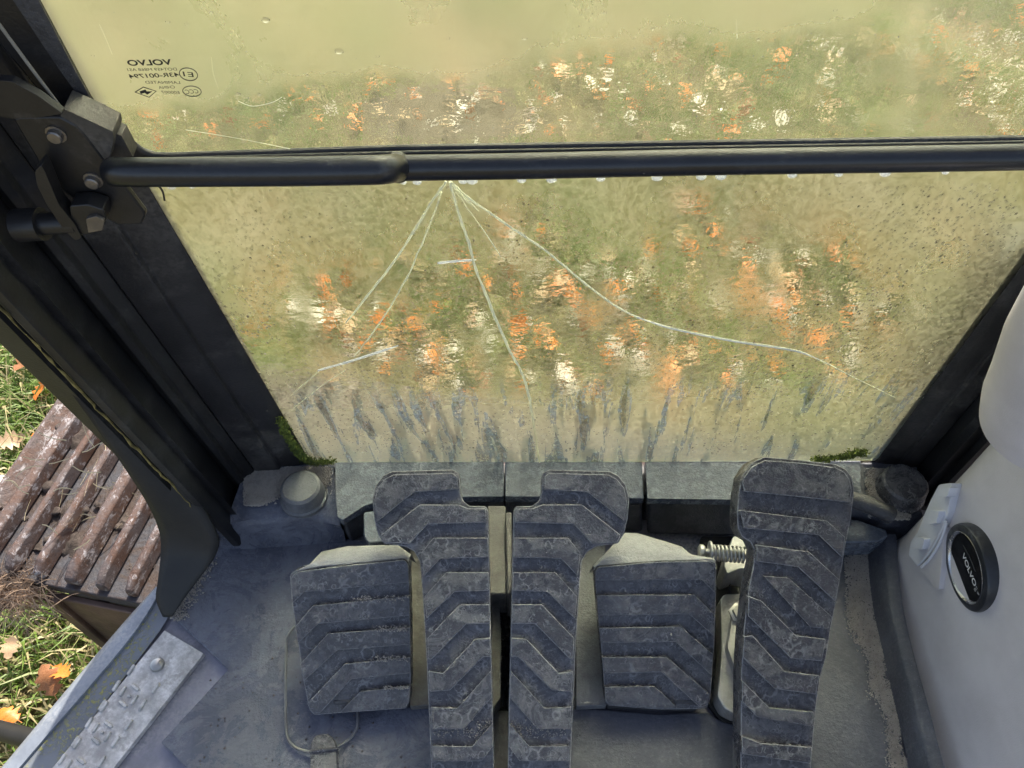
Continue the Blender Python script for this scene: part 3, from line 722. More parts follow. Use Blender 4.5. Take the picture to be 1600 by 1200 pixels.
trim('middle blue grey sill trim behind the right travel pedal', fillet([(789, 719), (1003, 720), (1006, 779), (789, 776)], 2),
     [(791, 726), (1002, 726), (1004, 776), (791, 774)], M['sill'], M['sill_front'])
trim('right blue grey sill trim between the travel pedal and the accelerator', fillet([(1008, 720), (1166, 716), (1300, 714), (1345, 716), (1345, 785), (1166, 781), (1012, 779)], 2),
     [(1010, 732), (1335, 735), (1340, 782), (1166, 778), (1014, 776)], M['sill'], M['sill_front'])
# lower black step of the trims
for a, b, lb in (((600, 772), (788, 830), 'left dark kick panel below the sill behind the travel pedals'), ((790, 772), (1004, 832), 'middle dark kick panel below the sill behind the travel pedals'), ((1012, 775), (1150, 838), 'dark kick panel below the sill left of the spring')):
    t = empty('kick_panel', on(((a[0] + b[0]) / 2, b[1]), F0), lb, 'trim panel')
    q = [on((a[0], a[1]), zpl(.055)), on((b[0], a[1]), zpl(.055)), on((b[0], b[1]), zpl(.006)), on((a[0], b[1] - 3), zpl(.006))]
    n = (q[1] - q[0]).cross(q[3] - q[0]).normalized()
    if n.dot(CP - q[0]) < 0: n = -n
    prism('panel', q, n, .012, M['sill_front'], t, bevel=.004)
# left corner moulding with stop
lc = empty('corner_moulding', on((450, 830), F0), 'dusty left corner floor moulding with a round rubber stop', 'moulding')
def drape(name, outline_rows, mat, parent, **k): return grid(name, outline_rows, mat, parent, **k)
L = []
for f in np.linspace(0, 1, 15):
    def ip(pts):
        s = f * (len(pts) - 1); i = min(int(s), len(pts) - 2); t = s - i
        return (pts[i][0] * (1 - t) + pts[i + 1][0] * t, pts[i][1] * (1 - t) + pts[i + 1][1] * t)
    b0 = ip([(380, 742), (392, 730), (425, 727), (470, 726), (521, 726)])
    b1 = ip([(352, 822), (372, 815), (430, 806), (480, 800), (526, 800)])
    b2 = ip([(316, 828), (345, 826), (420, 820), (490, 812), (532, 822)])
    b3 = ip([(330, 838), (348, 858), (400, 856), (480, 850), (540, 846)])
    A, B, C_, D = on(b0, zpl(SILL_Z)), on(b1, zpl(SILL_Z - .012)), on(b2, zpl(SILL_Z - .02)), on(b3, zpl(.002))
    L.append([A - Z * .08, A, A.lerp(B, .5) + Z * .001, B, C_, C_.lerp(D, .5) - Z * .004 + Vector((0, .004, 0)), D, D - Z * .01])
grid('moulded_panel', L, M['mat'], lc, smooth=50)
kn = on((475, 775), zpl(SILL_Z - .006))
lathe('rubber_stop', kn, Z, [(.031, -.004), (.031, .002), (.0285, .004), (.0255, .022), (.022, .025), (.0, .0258)], M['base_grey'], lc, seg=32)
# sand dust lying on the corner
sandpatch('sand', [(392, 745), (430, 733), (500, 729), (519, 735), (512, 760), (500, 755), (452, 760), (440, 752), (428, 778), (402, 784), (380, 790)], 'film of sandy dust on the left corner moulding', 14000, SILL_Z - .0005, seed=9, size=.0017)
rc = empty('corner_moulding', on((1400, 800), F0), 'dark right corner floor moulding with a round rubber stop by the console', 'moulding')
L = []
for f in np.linspace(0, 1, 11):
    def ip(pts):
        s = f * (len(pts) - 1); i = min(int(s), len(pts) - 2); t = s - i
        return (pts[i][0] * (1 - t) + pts[i + 1][0] * t, pts[i][1] * (1 - t) + pts[i + 1][1] * t)
    b0, b1, b2, b3 = ip([(1325, 724), (1380, 722), (1432, 722)]), ip([(1330, 790), (1375, 792), (1440, 800)]), ip([(1330, 795), (1372, 800), (1442, 806)]), ip([(1330, 835), (1370, 838), (1440, 845)])
    A, B, C_, D = on(b0, zpl(SILL_Z - .002)), on(b1, zpl(SILL_Z - .008)), on(b2, zpl(SILL_Z - .014)), on(b3, zpl(.004))
    L.append([A - Z * .08, A, A.lerp(B, .5) + Z * .001, B, C_, D, D - Z * .01])
grid('moulded_panel', L, M['mat_r'], rc, smooth=50)
kn = on((1404, 768), zpl(SILL_Z - .004))
lathe('rubber_stop', kn, Z, [(.033, -.004), (.033, .002), (.031, .004), (.029, .022), (.026, .025), (.0, .0258)], M['pedal'], rc, seg=32)
sandpatch('sand', [(1360, 735), (1392, 732), (1375, 765), (1400, 800), (1425, 800), (1400, 812), (1360, 790), (1352, 760)], 'film of sandy dust around the right rubber stop', 4500, SILL_Z - .001, seed=11, size=.0016)
# dark pipes right of the accelerator
hp = empty('hose', on((1340, 800), zpl(.06)), 'dark hose running under the right sill to the console', 'hose')
tube('hose_run', smooth_path([on((1290, 770), zpl(.085)), on((1345, 785), zpl(.085)), on((1375, 797), zpl(.085)), on((1392, 806), zpl(.08))]), .011, M['sill_front'], hp)
lb_ = empty('side_ledge', on((1335, 830), F0), 'blue grey ledge right of the accelerator top', 'trim panel')
pprism('ledge', fillet([(1290, 808), (1340, 812), (1385, 828), (1388, 838), (1372, 846), (1300, 848)], 3), zpl(.045), 0, .04, M['sill'], lb_, bevel=.003)

# ------------------------------------------------------------------ pedals
def pedal(label, cat, plane, outline, ribs, mat, grp=None, thick=.02, rib_h=.006, name='travel_pedal', arm=None, bev=.007):
    cx = sum(p[0] for p in outline) / len(outline); cy = sum(p[1] for p in outline) / len(outline)
    t = empty(name, on((cx, min(cy, 1100)), F0), label, cat, grp)
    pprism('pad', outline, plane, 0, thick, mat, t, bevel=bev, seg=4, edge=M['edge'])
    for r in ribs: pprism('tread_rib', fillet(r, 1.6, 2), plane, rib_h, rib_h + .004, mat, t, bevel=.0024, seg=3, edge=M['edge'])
    if arm: arm(t)
    return t
PP = tilt(1200, .06, 745, .2)
LP = c4((650, 230), (662, 180), (690, 145), (720, 130), (940, 124), (962, 136), (966, 160), (966, 205), (975, 235), (1000, 255), (1060, 257), (1068, 275), (1075, 600), (1085, 1000), (1092, 1420), (868, 1420), (862, 1200), (845, 800), (830, 560), (822, 455), (800, 418), (770, 402), (740, 396), (690, 390), (668, 355), (655, 300))
LR = [c4((658, 240), (668, 190), (695, 158), (725, 142), (940, 136), (956, 150), (960, 195), (800, 205), (670, 310)),
      c4((680, 360), (820, 250), (962, 250), (996, 264), (1060, 264), (1062, 315), (850, 320), (785, 392), (692, 386)),
      c4((826, 425), (870, 370), (1066, 370), (1068, 440), (895, 445), (836, 508)),
      c4((838, 582), (915, 495), (1069, 495), (1070, 560), (945, 565), (846, 662)),
      c4((848, 732), (965, 610), (1072, 610), (1074, 680), (990, 680), (866, 806), (852, 808)),
      c4((853, 850), (905, 858), (1020, 735), (1075, 731), (1077, 800), (1050, 800), (930, 920), (857, 925)),
      c4((860, 980), (955, 985), (1077, 850), (1081, 945), (980, 1060), (864, 1060)),
      c4((865, 1120), (1010, 1122), (1082, 1040), (1085, 1120), (1045, 1175), (867, 1175)),
      c4((868, 1235), (1086, 1235), (1088, 1300), (869, 1300))]
MIR = 1565
def mir(ps): return [(MIR - x, y) for x, y in ps][::-1]
def pedal_arm(x0, x1):
    def f(t):
        vs = [on((x0, 880), zpl(.12)), on((x1, 880), zpl(.12)), on((x1, 1150), zpl(.05)), on((x0, 1150), zpl(.05))]
        prism('pedal_arm', vs, Z, .045, M['sill_front'], t)
    return f
pedal('left travel pedal with chevron ribs and a hooked left top', 'pedal', PP, fillet(LP, 2, 2), LR, M['pedal'], 'long travel pedals', arm=pedal_arm(680, 750))
pedal('right travel pedal with chevron ribs and a hooked right top', 'pedal', PP, fillet(mir(LP), 2, 2), [mir(r) for r in LR], M['pedal'], 'long travel pedals', arm=pedal_arm(815, 885))
PA = tilt(1200, .075, 715, .235)
AO = c6((166, 290), (170, 215), (182, 150), (215, 102), (262, 78), (400, 90), (520, 104), (558, 122), (580, 152), (588, 195), (578, 290), (556, 400), (530, 560), (505, 690), (487, 800), (466, 870), (447, 1010), (432, 1200), (424, 1420), (178, 1420), (178, 1200), (180, 860), (190, 700), (206, 560), (226, 460), (228, 415), (214, 385), (184, 368), (168, 335))
AR = [c6((182, 165), (218, 114), (264, 90), (400, 100), (520, 116), (552, 132), (572, 160), (579, 198), (574, 243), (385, 222), (192, 203)),
      c6((176, 270), (490, 308), (556, 368), (545, 442), (460, 360), (190, 335)),
      c6((235, 395), (425, 420), (536, 522), (520, 600), (385, 475), (236, 455)),
      c6((262, 508), (352, 515), (508, 655), (494, 697), (430, 692)),
      c6((207, 580), (255, 598), (378, 722), (486, 735), (472, 815), (360, 805), (205, 652)),
      c6((192, 725), (222, 722), (338, 852), (462, 866), (450, 935), (300, 915), (186, 800)),
      c6((184, 885), (284, 985), (442, 998), (438, 1050), (238, 1016), (184, 960)),
      c6((183, 1085), (250, 1110), (436, 1125), (432, 1185), (183, 1150)),
      c6((183, 1260), (428, 1270), (426, 1330), (183, 1320))]
pedal('wide right accelerator pedal with rounded top and diagonal ribs', 'pedal', PA, fillet(AO, 2, 2), AR, M['pedal_dark'], thick=.03, name='accelerator_pedal', bev=.011)
# fixed footrests
def footrest(label, plane, outline, ribs, lip, lipz, mat, base):
    t = empty('footrest', on((sum(p[0] for p in outline) / len(outline), 1000), F0), label, 'footrest', 'ribbed footrests beside the travel pedals')
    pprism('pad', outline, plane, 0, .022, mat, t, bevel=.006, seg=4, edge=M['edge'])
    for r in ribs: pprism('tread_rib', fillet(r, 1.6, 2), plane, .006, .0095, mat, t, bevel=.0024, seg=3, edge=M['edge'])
    rows = []
    for a, b in lip:
        A, B = on(a, plane), on(b, zpl(lipz)); A = A + plane[1] * .001
        rows.append([A - plane[1] * .006, A, A.lerp(B, .3) + Z * .003, A.lerp(B, .8) + Z * .002, B, B - Z * .05 + Vector((0, .012, 0))])
    grid('top_lip', rows, M['pad_side'], t, smooth=60)
    pprism('base', base, zpl(.03), 0, .035, M['sill_front'], t, bevel=.003)
    return t
PF = tilt(1112, .022, 875, .125)
FO = c4((352, 505), (372, 487), (440, 474), (600, 458), (765, 442), (782, 458), (787, 700), (790, 860), (785, 960), (772, 986), (540, 1002), (440, 1010), (422, 990), (400, 880), (378, 720), (358, 590))
FR = [c4((358, 512), (376, 494), (600, 466), (765, 450), (778, 464), (783, 530), (405, 565), (362, 606)),
      c4((372, 690), (435, 615), (784, 580), (785, 650), (455, 680), (381, 752)),
      c4((390, 825), (490, 715), (786, 693), (787, 755), (525, 775), (402, 888)),
      c4((414, 968), (550, 825), (787, 800), (788, 858), (575, 880), (462, 1002), (436, 1004)),
      c4((532, 1000), (605, 925), (787, 903), (784, 958), (770, 984))]
footrest('left ribbed rubber footrest with the wire loop beside it', PF, fillet(FO, 2, 2), FR,
         [(c4((356, 500))[0], c4((420, 482))[0]), (c4((440, 474))[0], c4((466, 420))[0]), (c4((560, 463))[0], c4((560, 400))[0]), (c4((680, 451))[0], c4((690, 396))[0]), (c4((765, 442))[0], c4((742, 396))[0]), (c4((782, 456))[0], c4((790, 430))[0])], .118, M['pedal'], [(490, 880), (636, 870), (636, 1095), (520, 1100)])
F2 = c5((388, 486), (400, 470), (600, 452), (800, 448), (826, 458), (830, 480), (828, 600), (822, 760), (808, 950), (795, 984), (760, 988), (630, 990), (440, 976), (428, 960), (418, 820), (402, 650))
FR2 = [c5((393, 490), (404, 476), (600, 458), (800, 455), (820, 464), (824, 568), (776, 520), (394, 524)),
       c5((398, 577), (750, 575), (824, 648), (820, 724), (730, 645), (402, 650)),
       c5((406, 695), (700, 690), (818, 790), (812, 866), (682, 745), (411, 750)),
       c5((416, 800), (650, 800), (804, 932), (796, 975), (770, 982), (632, 855), (421, 860)),
       c5((426, 908), (605, 905), (668, 962), (690, 984), (628, 984), (442, 970), (430, 955))]
footrest('right ribbed rubber footrest with a broad dusty pale top', PF, fillet(F2, 2, 2), FR2,
         [(c5((388, 486))[0], c5((384, 470))[0]), (c5((400, 470))[0], c5((500, 352))[0]), (c5((500, 461))[0], c5((548, 354))[0]), (c5((600, 452))[0], c5((655, 386))[0]), (c5((690, 450))[0], c5((705, 402))[0]), (c5((760, 449))[0], c5((735, 430))[0]), (c5((826, 458))[0], c5((815, 442))[0])], .118, M['pedal'], [(945, 880), (1100, 880), (1095, 1100), (950, 1095)])

for q in (c4((560, 598), (600, 590), (775, 576), (780, 584), (600, 604)), c4((640, 702), (700, 692), (782, 686), (782, 696), (660, 708)), c4((640, 802), (780, 794), (782, 804), (660, 816)), c4((700, 908), (780, 904), (780, 912), (690, 916))):
    sandpatch('grit', q, 'line of dry grit lodged on the ribs of the left footrest', 110, plane=(PF[0] + PF[1] * .0066, PF[1]), seed=int(q[0][1]), size=.0011)
for dx in (0, 1):
    q = c4((870, 1060), (980, 1062), (1040, 1020), (1080, 1040), (1075, 1075), (1000, 1090), (880, 1085)); q = q if not dx else mir(q)
    sandpatch('grit', q, 'dry grit on the lower part of the %s travel pedal' % ('left', 'right')[dx], 160, plane=(PP[0] + PP[1] * .0012, PP[1]), seed=3 + dx, size=.001)
# wire loop and its clip, left of the left footrest
wl = empty('wire_loop', on((480, 1150), F0), 'thin grey wire loop lying on the mat left of the footrest', 'wire')
tube('wire', smooth_path([on(p, zpl(.006 if i > 1 else .012)) for i, p in enumerate([(462, 978), (450, 993), (447, 1015), (446, 1080), (447, 1140), (453, 1160), (470, 1172), (496, 1175), (530, 1166), (548, 1152), (558, 1136), (559, 1112)])]), .0018, M['seal'].copy(), wl, seg=8)
wl.children[0].data.materials[0] = plain('grey_wire', (.13, .13, .135), .4, dust=(.26, .26, .26), dust_amt=.3)
wc = empty('wire_clip', on((505, 1170), F0), 'rounded grey rubber clip holding the wire loop on the mat', 'clip')
pprism('clip_body', fillet([(484, 1165), (490, 1150), (505, 1146), (520, 1150), (527, 1168), (528, 1290), (483, 1290)], 8), zpl(.006), .008, .014, M['pedal'], wc, bevel=.004, seg=3)
tube('clip_band', [on((484, 1174), zpl(.0145)), on((506, 1172), zpl(.0155)), on((527, 1170), zpl(.0145))], .002, M['pedal'], wc, seg=8)

# centre tunnel between the travel pedals
ct = empty('pedal_bracket', on((778, 900), F0), 'dusty steel pivot bracket in the gap between the two travel pedals', 'bracket')
pprism('bracket_plate', [(762, 790), (790, 790), (792, 928), (764, 928)], zpl(.09), 0, .06, M['tan'], ct, bevel=.002)
pprism('bracket_flange', [(790, 800), (800, 800), (800, 928), (792, 928)], zpl(.1), 0, .07, M['tan'], ct, bevel=.002)
pprism('left_cheek', fillet([(768, 930), (780, 930), (783, 1000), (782, 1090), (770, 1106)], 2), zpl(.05), 0, .04, M['tan'], ct, bevel=.002)
pprism('slot_floor', [(760, 925), (802, 925), (802, 1112), (760, 1112)], zpl(.004), 0, .01, M['dark'], ct)
def brush():
    vs = []; fs = []
    for i in range(900):
        c = on((random.uniform(784, 799), random.uniform(932, 1108)), zpl(.005)); h = random.uniform(.01, .022); a = random.uniform(0, 6.28); b = len(vs)
        d = Vector((math.cos(a), math.sin(a), 0)) * .0009; l = Vector((random.gauss(0, .004), random.gauss(0, .004), h))
        vs += [c - d, c + d, c + l]; fs.append([b, b + 1, b + 2])
    o = mk('slot_brush', vs, fs, M['sill_front'], ct, smooth=0); o['kind'] = 'stuff'
brush()
pprism('heel_plate', [(770, 1110), (802, 1110), (804, 1290), (772, 1290)], zpl(.012), 0, .012, M['tan'], ct, bevel=.002)
for x0, x1, mt, lb in ((640, 668, 'tan', 'dusty brown base plate between the left footrest and the travel pedal'), (900, 946, 'base_grey', 'speckled blue grey base plate between the right travel pedal and the footrest')):
    t = empty('base_plate', on(((x0 + x1) / 2, 1000), F0), lb, 'plate')
    pprism('plate', fillet([(x0, 850), (x1, 850), (x1 + 2, 1102), (x0, 1104)], 3), zpl(.016), 0, .014, M[mt], t, bevel=.003)
# small lug left of left pedal hook
lg = empty('hinge_lug', on((580, 830), F0), 'small blue grey hinge lug peeping out left of the left travel pedal', 'lug')
pprism('lug', fillet([(568, 800), (600, 796), (604, 846), (575, 848), (568, 838)], 5), zpl(.075), 0, .05, M['sill'], lg, bevel=.004)

# accelerator spring and bracket
sp = empty('return_spring', on((1130, 865), zpl(.09)), 'zinc return spring on a bolt left of the accelerator pedal', 'spring')
a, b = on((1096, 862), zpl(.1)), on((1172, 868), zpl(.1)); ax = (b - a).normalized(); ln = (b - a).length
tube('bolt_shank', [a, a.lerp(b, .5), b], .0042, M['zinc'], sp, seg=12)
lathe('bolt_head', a - ax * .004, ax, [(.0, 0), (.006, 0), (.0085, .002), (.0085, .006), (.007, .008), (.0, .008)], M['zinc'], sp, seg=16)
lathe('washer', a + ax * .009, ax, [(.0, 0), (.0135, 0), (.0135, .0022), (.0, .0022)], M['steel'], sp, seg=20)
u = ax.orthogonal().normalized(); v = ax.cross(u)
tube('spring_coil', [a + ax * (.014 + (ln - .02) * i / 140) + (u * math.cos(i * 2 * math.pi * 8 / 140) + v * math.sin(i * 2 * math.pi * 8 / 140)) * .0088 for i in range(141)], .0016, M['zinc'], sp, seg=8)
ab = empty('pedal_mount', on((1145, 1000), F0), 'cast grey steel mount under the left edge of the accelerator', 'bracket')
pprism('mount_plate', fillet(c6((105, 590), (120, 572), (195, 570), (195, 990), (170, 1010), (120, 985), (95, 940), (110, 780)), 6), zpl(.035), 0, .03, M['steel'], ab, bevel=.004, seg=3)
pprism('raised_web', fillet(c6((160, 600), (200, 590), (205, 960), (170, 880), (130, 760)), 5), zpl(.05), 0, .03, M['steel'], ab, bevel=.004, seg=3)
lathe('mount_bolt', on(c6((172, 645))[0], zpl(.05)), Z, [(.013, 0), (.013, .003), (.009, .004), (.009, .009), (.0, .0095)], M['zinc'], ab, seg=6, smooth=20)
pprism('spring_bracket', fillet(c6((150, 365), (200, 360), (225, 400), (215, 490), (180, 480), (130, 500), (118, 470)), 4), zpl(.075), 0, .05, M['steel'], ab, bevel=.003)
gp = empty('opening_shade', on((1130, 900), F0), 'painted shade of an opening in the floor behind the right footrest', 'opening')
pprism('shade_slab', fillet([(1095, 838), (1165, 838), (1168, 1128), (1130, 1128), (1108, 1100)], 4), zpl(.004), 0, .01, M['dark'], gp)  # flat black slab paints the shade of the opening
kx = empty('wire', on((1145, 905), zpl(.04)), 'thin black cable loop in the floor opening by the spring', 'cable')
tube('cable', smooth_path([on(p, zpl(.03)) for p in ((1140, 930), (1142, 908), (1152, 898), (1164, 902), (1168, 915))]), .0016, M['black'], kx, seg=8)

# ------------------------------------------------------------------ pillars
def pillar(label, profile, mats, hl=1.0, name='cab_pillar'):
    """profile: pixel corners on the sill height, each run upwards along the pillar's lean"""
    base = [on(p, S) - Z * 0 for p in profile]
    t = empty(name, base[len(base) // 2] * 1, label, 'pillar')
    def push(pts, k):
        out = []
        for j, p in enumerate(pts):
            aa, bb = pts[max(j - 1, 0)], pts[min(j + 1, len(pts) - 1)]; d = (bb - aa); d.z = 0; n = Vector((-d.y, d.x, 0)).normalized()
            out.append(p + (n if n.dot(p) > 0 else -n) * k)
        return out
    c1, c2_ = push(base, .006), push(base, .03); sec = c1 + c2_[::-1]; m = len(sec)
    mk('pillar_core', [p + DN * .1 for p in sec] + [p + UPW * (hl + .02) for p in sec], [list(range(m)), list(range(2 * m - 1, m - 1, -1))] + [[j, (j + 1) % m, m + (j + 1) % m, m + j] for j in range(m)], M['black'], t)
    for nm, i0, i1, mt in mats:
        pts = base[i0:i1 + 1]
        lo = pts; hi = [p + UPW * hl for p in pts]
        # closed section: outline plus an offset behind it
        bk = []
        for j, p in enumerate(pts):
            aa, bb = pts[max(j - 1, 0)], pts[min(j + 1, len(pts) - 1)]; d = (bb - aa); d.z = 0; n = Vector((-d.y, d.x, 0)).normalized()
            if n.dot(p - Vector((0, 0, 0))) < 0: n = -n
            bk.append(p + n * .012)
        sec = pts + bk[::-1]; m = len(sec)
        vs = [p + DN * .06 for p in sec] + [p + UPW * hl for p in sec]
        fs = [list(range(m)), list(range(2 * m - 1, m - 1, -1))] + [[j, (j + 1) % m, m + (j + 1) % m, m + j] for j in range(m)]
        mk(nm, vs, fs, mt, t, bevel=.0015)
    return t
LPROF = [(486, 722), (478, 725), (470, 727), (440, 729), (436, 734), (398, 736), (392, 741), (383, 745), (379, 752), (371, 756), (360, 752), (357, 762), (355, 815), (349, 826), (338, 826), (306, 793), (296, 776), (240, 770)]
lp = pillar('black front pillar left of the cracked window, wide and ridged', LPROF, [('window_seal', 0, 5, M['seal']), ('channel', 5, 10, M['black']), ('pillar_face', 10, 14, M['black']), ('outer_edge', 14, 17, M['seal'])])
# cracked yellow sealant bead along the pillar edge
M['sealant'] = plain('yellowed_sealant', (.2, .16, .05), .8, bump=.4, var=.5, vscale=80)
bp = on((341, 824), S)
pts = []
for i in range(60):
    s = .05 + .6 * i / 59
    pts.append(bp + UPW * s + Vector((-.004 + random.gauss(0, .0009), -.003, random.gauss(0, .0008))))
tube('sealant_bead', pts, [max(.0002, .0016 * (random.random() ** .5) * (1 if i > 6 else .5)) for i in range(60)], M['sealant'], lp, seg=6)
RPROF = [(1362, 718), (1372, 722), (1384, 724), (1404, 724), (1408, 728), (1436, 728), (1442, 744), (1452, 752), (1468, 752), (1474, 762), (1520, 768), (1560, 780)]
pillar('black right front pillar behind the grey console', RPROF, [('window_seal', 0, 5, M['seal']), ('pillar_face', 5, 8, M['black']), ('outer_edge', 8, 11, M['black'])])

# rubber flap at the door edge
fp = empty('rubber_flap', on((290, 900), F0), 'black rubber door seal flap curling down to the floor left of the pillar', 'seal flap')
Rr = [(0, 425), (60, 500), (130, 575), (200, 645), (262, 712), (310, 780), (340, 838), (336, 868), (314, 900), (292, 930), (270, 962)]
Ll = [(0, 478), (50, 530), (96, 592), (150, 665), (200, 735), (234, 790), (250, 830), (252, 865), (248, 905), (245, 935), (256, 962)]
hts = [.50, .42, .34, .27, .205, .145, .095, .065, .045, .028, .01]
rows = []
Rs = smooth_path([Vector((x, y, h)) for (x, y), h in zip(Rr, hts)], 4); Ls = smooth_path([Vector((x, y, h)) for (x, y), h in zip(Ll, hts)], 4)
for a, b in zip(Rs, Ls):
    A, B = on((a.x, a.y), zpl(a.z)), on((b.x, b.y), zpl(b.z - .004)); wv = (A - B).length
    row = []
    for q in range(7):
        t = q / 6; row.append(A.lerp(B, t) + Vector((-.1, -.25, .1)).normalized() * .18 * wv * math.sin(math.pi * t) * (.4 + .6 * math.sin(a.y * .02)))
    rows.append(row)
grid('flap_sheet', rows, M['flap'], fp, thick=.004, smooth=70)

# ------------------------------------------------------------------ windshields
def pane_obj(name, pix, off, mat, parent, th=.005):
    pl = gpl(off); org = on(pix[0], pl)
    mw = Matrix((GX, UPW, GX.cross(UPW))).transposed().to_4x4()
    P = [on(p, pl) for p in pix]; Og = g0 + GN * off
    inv = mw.to_3x3().inverted(); loc = [inv @ (p - Og) for p in P]; m = len(loc)
    vs = [Vector((v.x, v.y, 0)) for v in loc] + [Vector((v.x, v.y, -th)) for v in loc]
    fs = [list(range(m)), list(range(2 * m - 1, m - 1, -1))] + [[i, (i + 1) % m, m + (i + 1) % m, m + i] for i in range(m)]
    bm = bmesh.new(); q = [bm.verts.new(v) for v in vs]
    for f in fs: bm.faces.new([q[i] for i in f])
    bmesh.ops.recalc_face_normals(bm, faces=bm.faces)
    me = bpy.data.meshes.new(name); bm.to_mesh(me); bm.free()
    o = link(name, me, mat, parent, smooth=0)
    o.matrix_local = Matrix.Translation(Og - parent.location) @ mw
    return o
lw = empty('lower_windshield', g0, 'cracked lower windshield pane covered in condensation and dirt streaks', 'window')
pane_obj('glass_pane', [(205, 262), (1690, 262), (1690, 290), (1372, 716), (1366, 720), (484, 724), (478, 720)], 0, M['glass_low'], lw)
def crack(pix, r, mt, off=.0008):
    pts = smooth_path([on(p, gpl(off)) for p in pix], 5); n = len(pts)
    for i in range(1, n - 1): pts[i] = pts[i] + GX * random.gauss(0, .0003)
    tube('crack', pts, [1.05 * r * (.45 + .55 * min(1, 4 * (1 - i / (n - 1)))) * random.uniform(.75, 1.2) for i in range(n)], M[mt], lw, seg=6)
crack([(697, 284), (672, 320), (640, 372), (600, 430), (560, 480), (540, 505)], .0011, 'crack')
crack([(690, 300), (672, 350), (655, 390), (640, 425), (610, 480), (575, 530), (553, 557)], .0008, 'crack')
crack([(703, 284), (716, 330), (732, 380), (747, 430), (768, 480), (795, 545), (818, 590), (832, 650), (842, 718), (843, 724)], .0014, 'crack')
crack([(705, 284), (740, 315), (790, 350), (850, 390), (905, 435), (950, 470), (995, 495), (1060, 515), (1150, 533), (1240, 547), (1290, 567), (1325, 585), (1400, 622)], .0009, 'crack')
crack([(704, 286), (722, 305), (748, 330)], .0009, 'crack')
crack([(712, 300), (745, 345), (783, 402)], .0005, 'crack')
crack([(684, 411), (715, 408), (744, 406)], .0011, 'crack_w')
crack([(497, 579), (555, 562), (622, 540)], .0012, 'crack_w')
crack([(498, 580), (475, 600), (455, 618)], .0004, 'crack')
crack([(540, 578), (500, 605), (445, 650)], .0004, 'crack')
crack([(995, 496), (1060, 516), (1150, 534), (1240, 548), (1280, 562)], .0008, 'crack_w', .0016)
for x in [268, 300, 392, 440, 480, 528, 628, 655, 720, 740, 812, 862, 940, 1030, 1092, 1123, 1238, 1310, 1380, 1480]:
    c = on((x + random.uniform(-4, 4), 292 - (x - 230) * .0185), gpl(.002)); bm = bmesh.new(); bmesh.ops.create_uvsphere(bm, u_segments=14, v_segments=9, radius=random.uniform(.0018, .0032))
    for v in bm.verts: v.co = Vector((v.co.x * 1.5, v.co.y, v.co.z)) + c - g0
    me = bpy.data.meshes.new('water_drop'); bm.to_mesh(me); bm.free(); link('water_drop', me, M['crack_w'], lw, smooth=180)  # white colour stands in for the light these drops catch
def dew(n):
    pl = gpl(.0004); rot = Matrix((GX, UPW, GX.cross(UPW))).transposed(); r = random.Random(5); V = []; F = []
    k = 0
    while k < n:
        x, y = r.uniform(220, 1590), 285 + 425 * r.random() ** .9
        xl = 230 + (y - 310) * .605; xr = 1600 - (y - 405) * .735
        if x < xl + 6 or x > xr - 6: continue
        if math.sin(x * .013 + 1) * math.sin(y * .017 + x * .006) + r.gauss(0, .45) < -.25: continue
        k += 1
        c = on((x, y), pl) - g0; s_ = .00045 + .0011 * r.random() ** 2.2; b = len(V); a0 = r.uniform(0, 6.28); ey = r.uniform(.9, 1.6)
        for rr, h in ((1, 0), (.72, .24)):
            for j in range(6):
                a = a0 + j * 1.0472; V.append(c + rot @ Vector((math.cos(a) * s_ * rr, math.sin(a) * s_ * rr * ey, s_ * h)))
        V.append(c + rot @ Vector((0, 0, s_ * .34)))
        for j in range(6):
            q = (j + 1) % 6; F += [[b + j, b + q, b + 6 + q, b + 6 + j], [b + 6 + j, b + 6 + q, b + 12]]
        F.append([b + 5 - j for j in range(6)])
    me = bpy.data.meshes.new('condensation_drops'); me.from_pydata([tuple(v) for v in V], [], F)
    o = link('condensation_drops', me, M['drop'], lw, smooth=40); o['kind'] = 'stuff'
dew(14000)
uw = empty('upper_windshield', on((800, 240), gpl(.02)), 'upper windshield sash with a mirrored maker mark etched in its left corner', 'window')
pane_obj('glass_pane', [(200, 256), (140, 215), (60, 160), (-110, -220), (1900, -220), (1900, 228), (620, 248)], .02, M['glass_up'], uw)
fr = [(1900, 212), (1600, 217), (620, 232), (262, 244), (240, 243), (222, 237), (208, 226), (196, 208), (184, 196), (152, 172), (140, 155), (57, 0), (-60, -220), (-160, -220), (-60, 0), (95, 185), (190, 262), (620, 252), (1600, 236), (1900, 231)]
pprism('sash_frame', fr, gpl(.024), 0, .006, M['seal'], uw, bevel=.002)
tube('sash_lip', [on(p, gpl(.0265)) for p in ((1900, 219), (1600, 224), (620, 240), (270, 250), (226, 250))], .0022, M['black'], uw, seg=8)
pprism('shading_band', [(60, 0), (118, 112), (150, 168), (138, 172), (92, 108), (20, 0), (-60, -150), (-25, -150)], gpl(.0262), 0, .001, M['sill_front'], uw)  # grey band paints the shading along the sash side
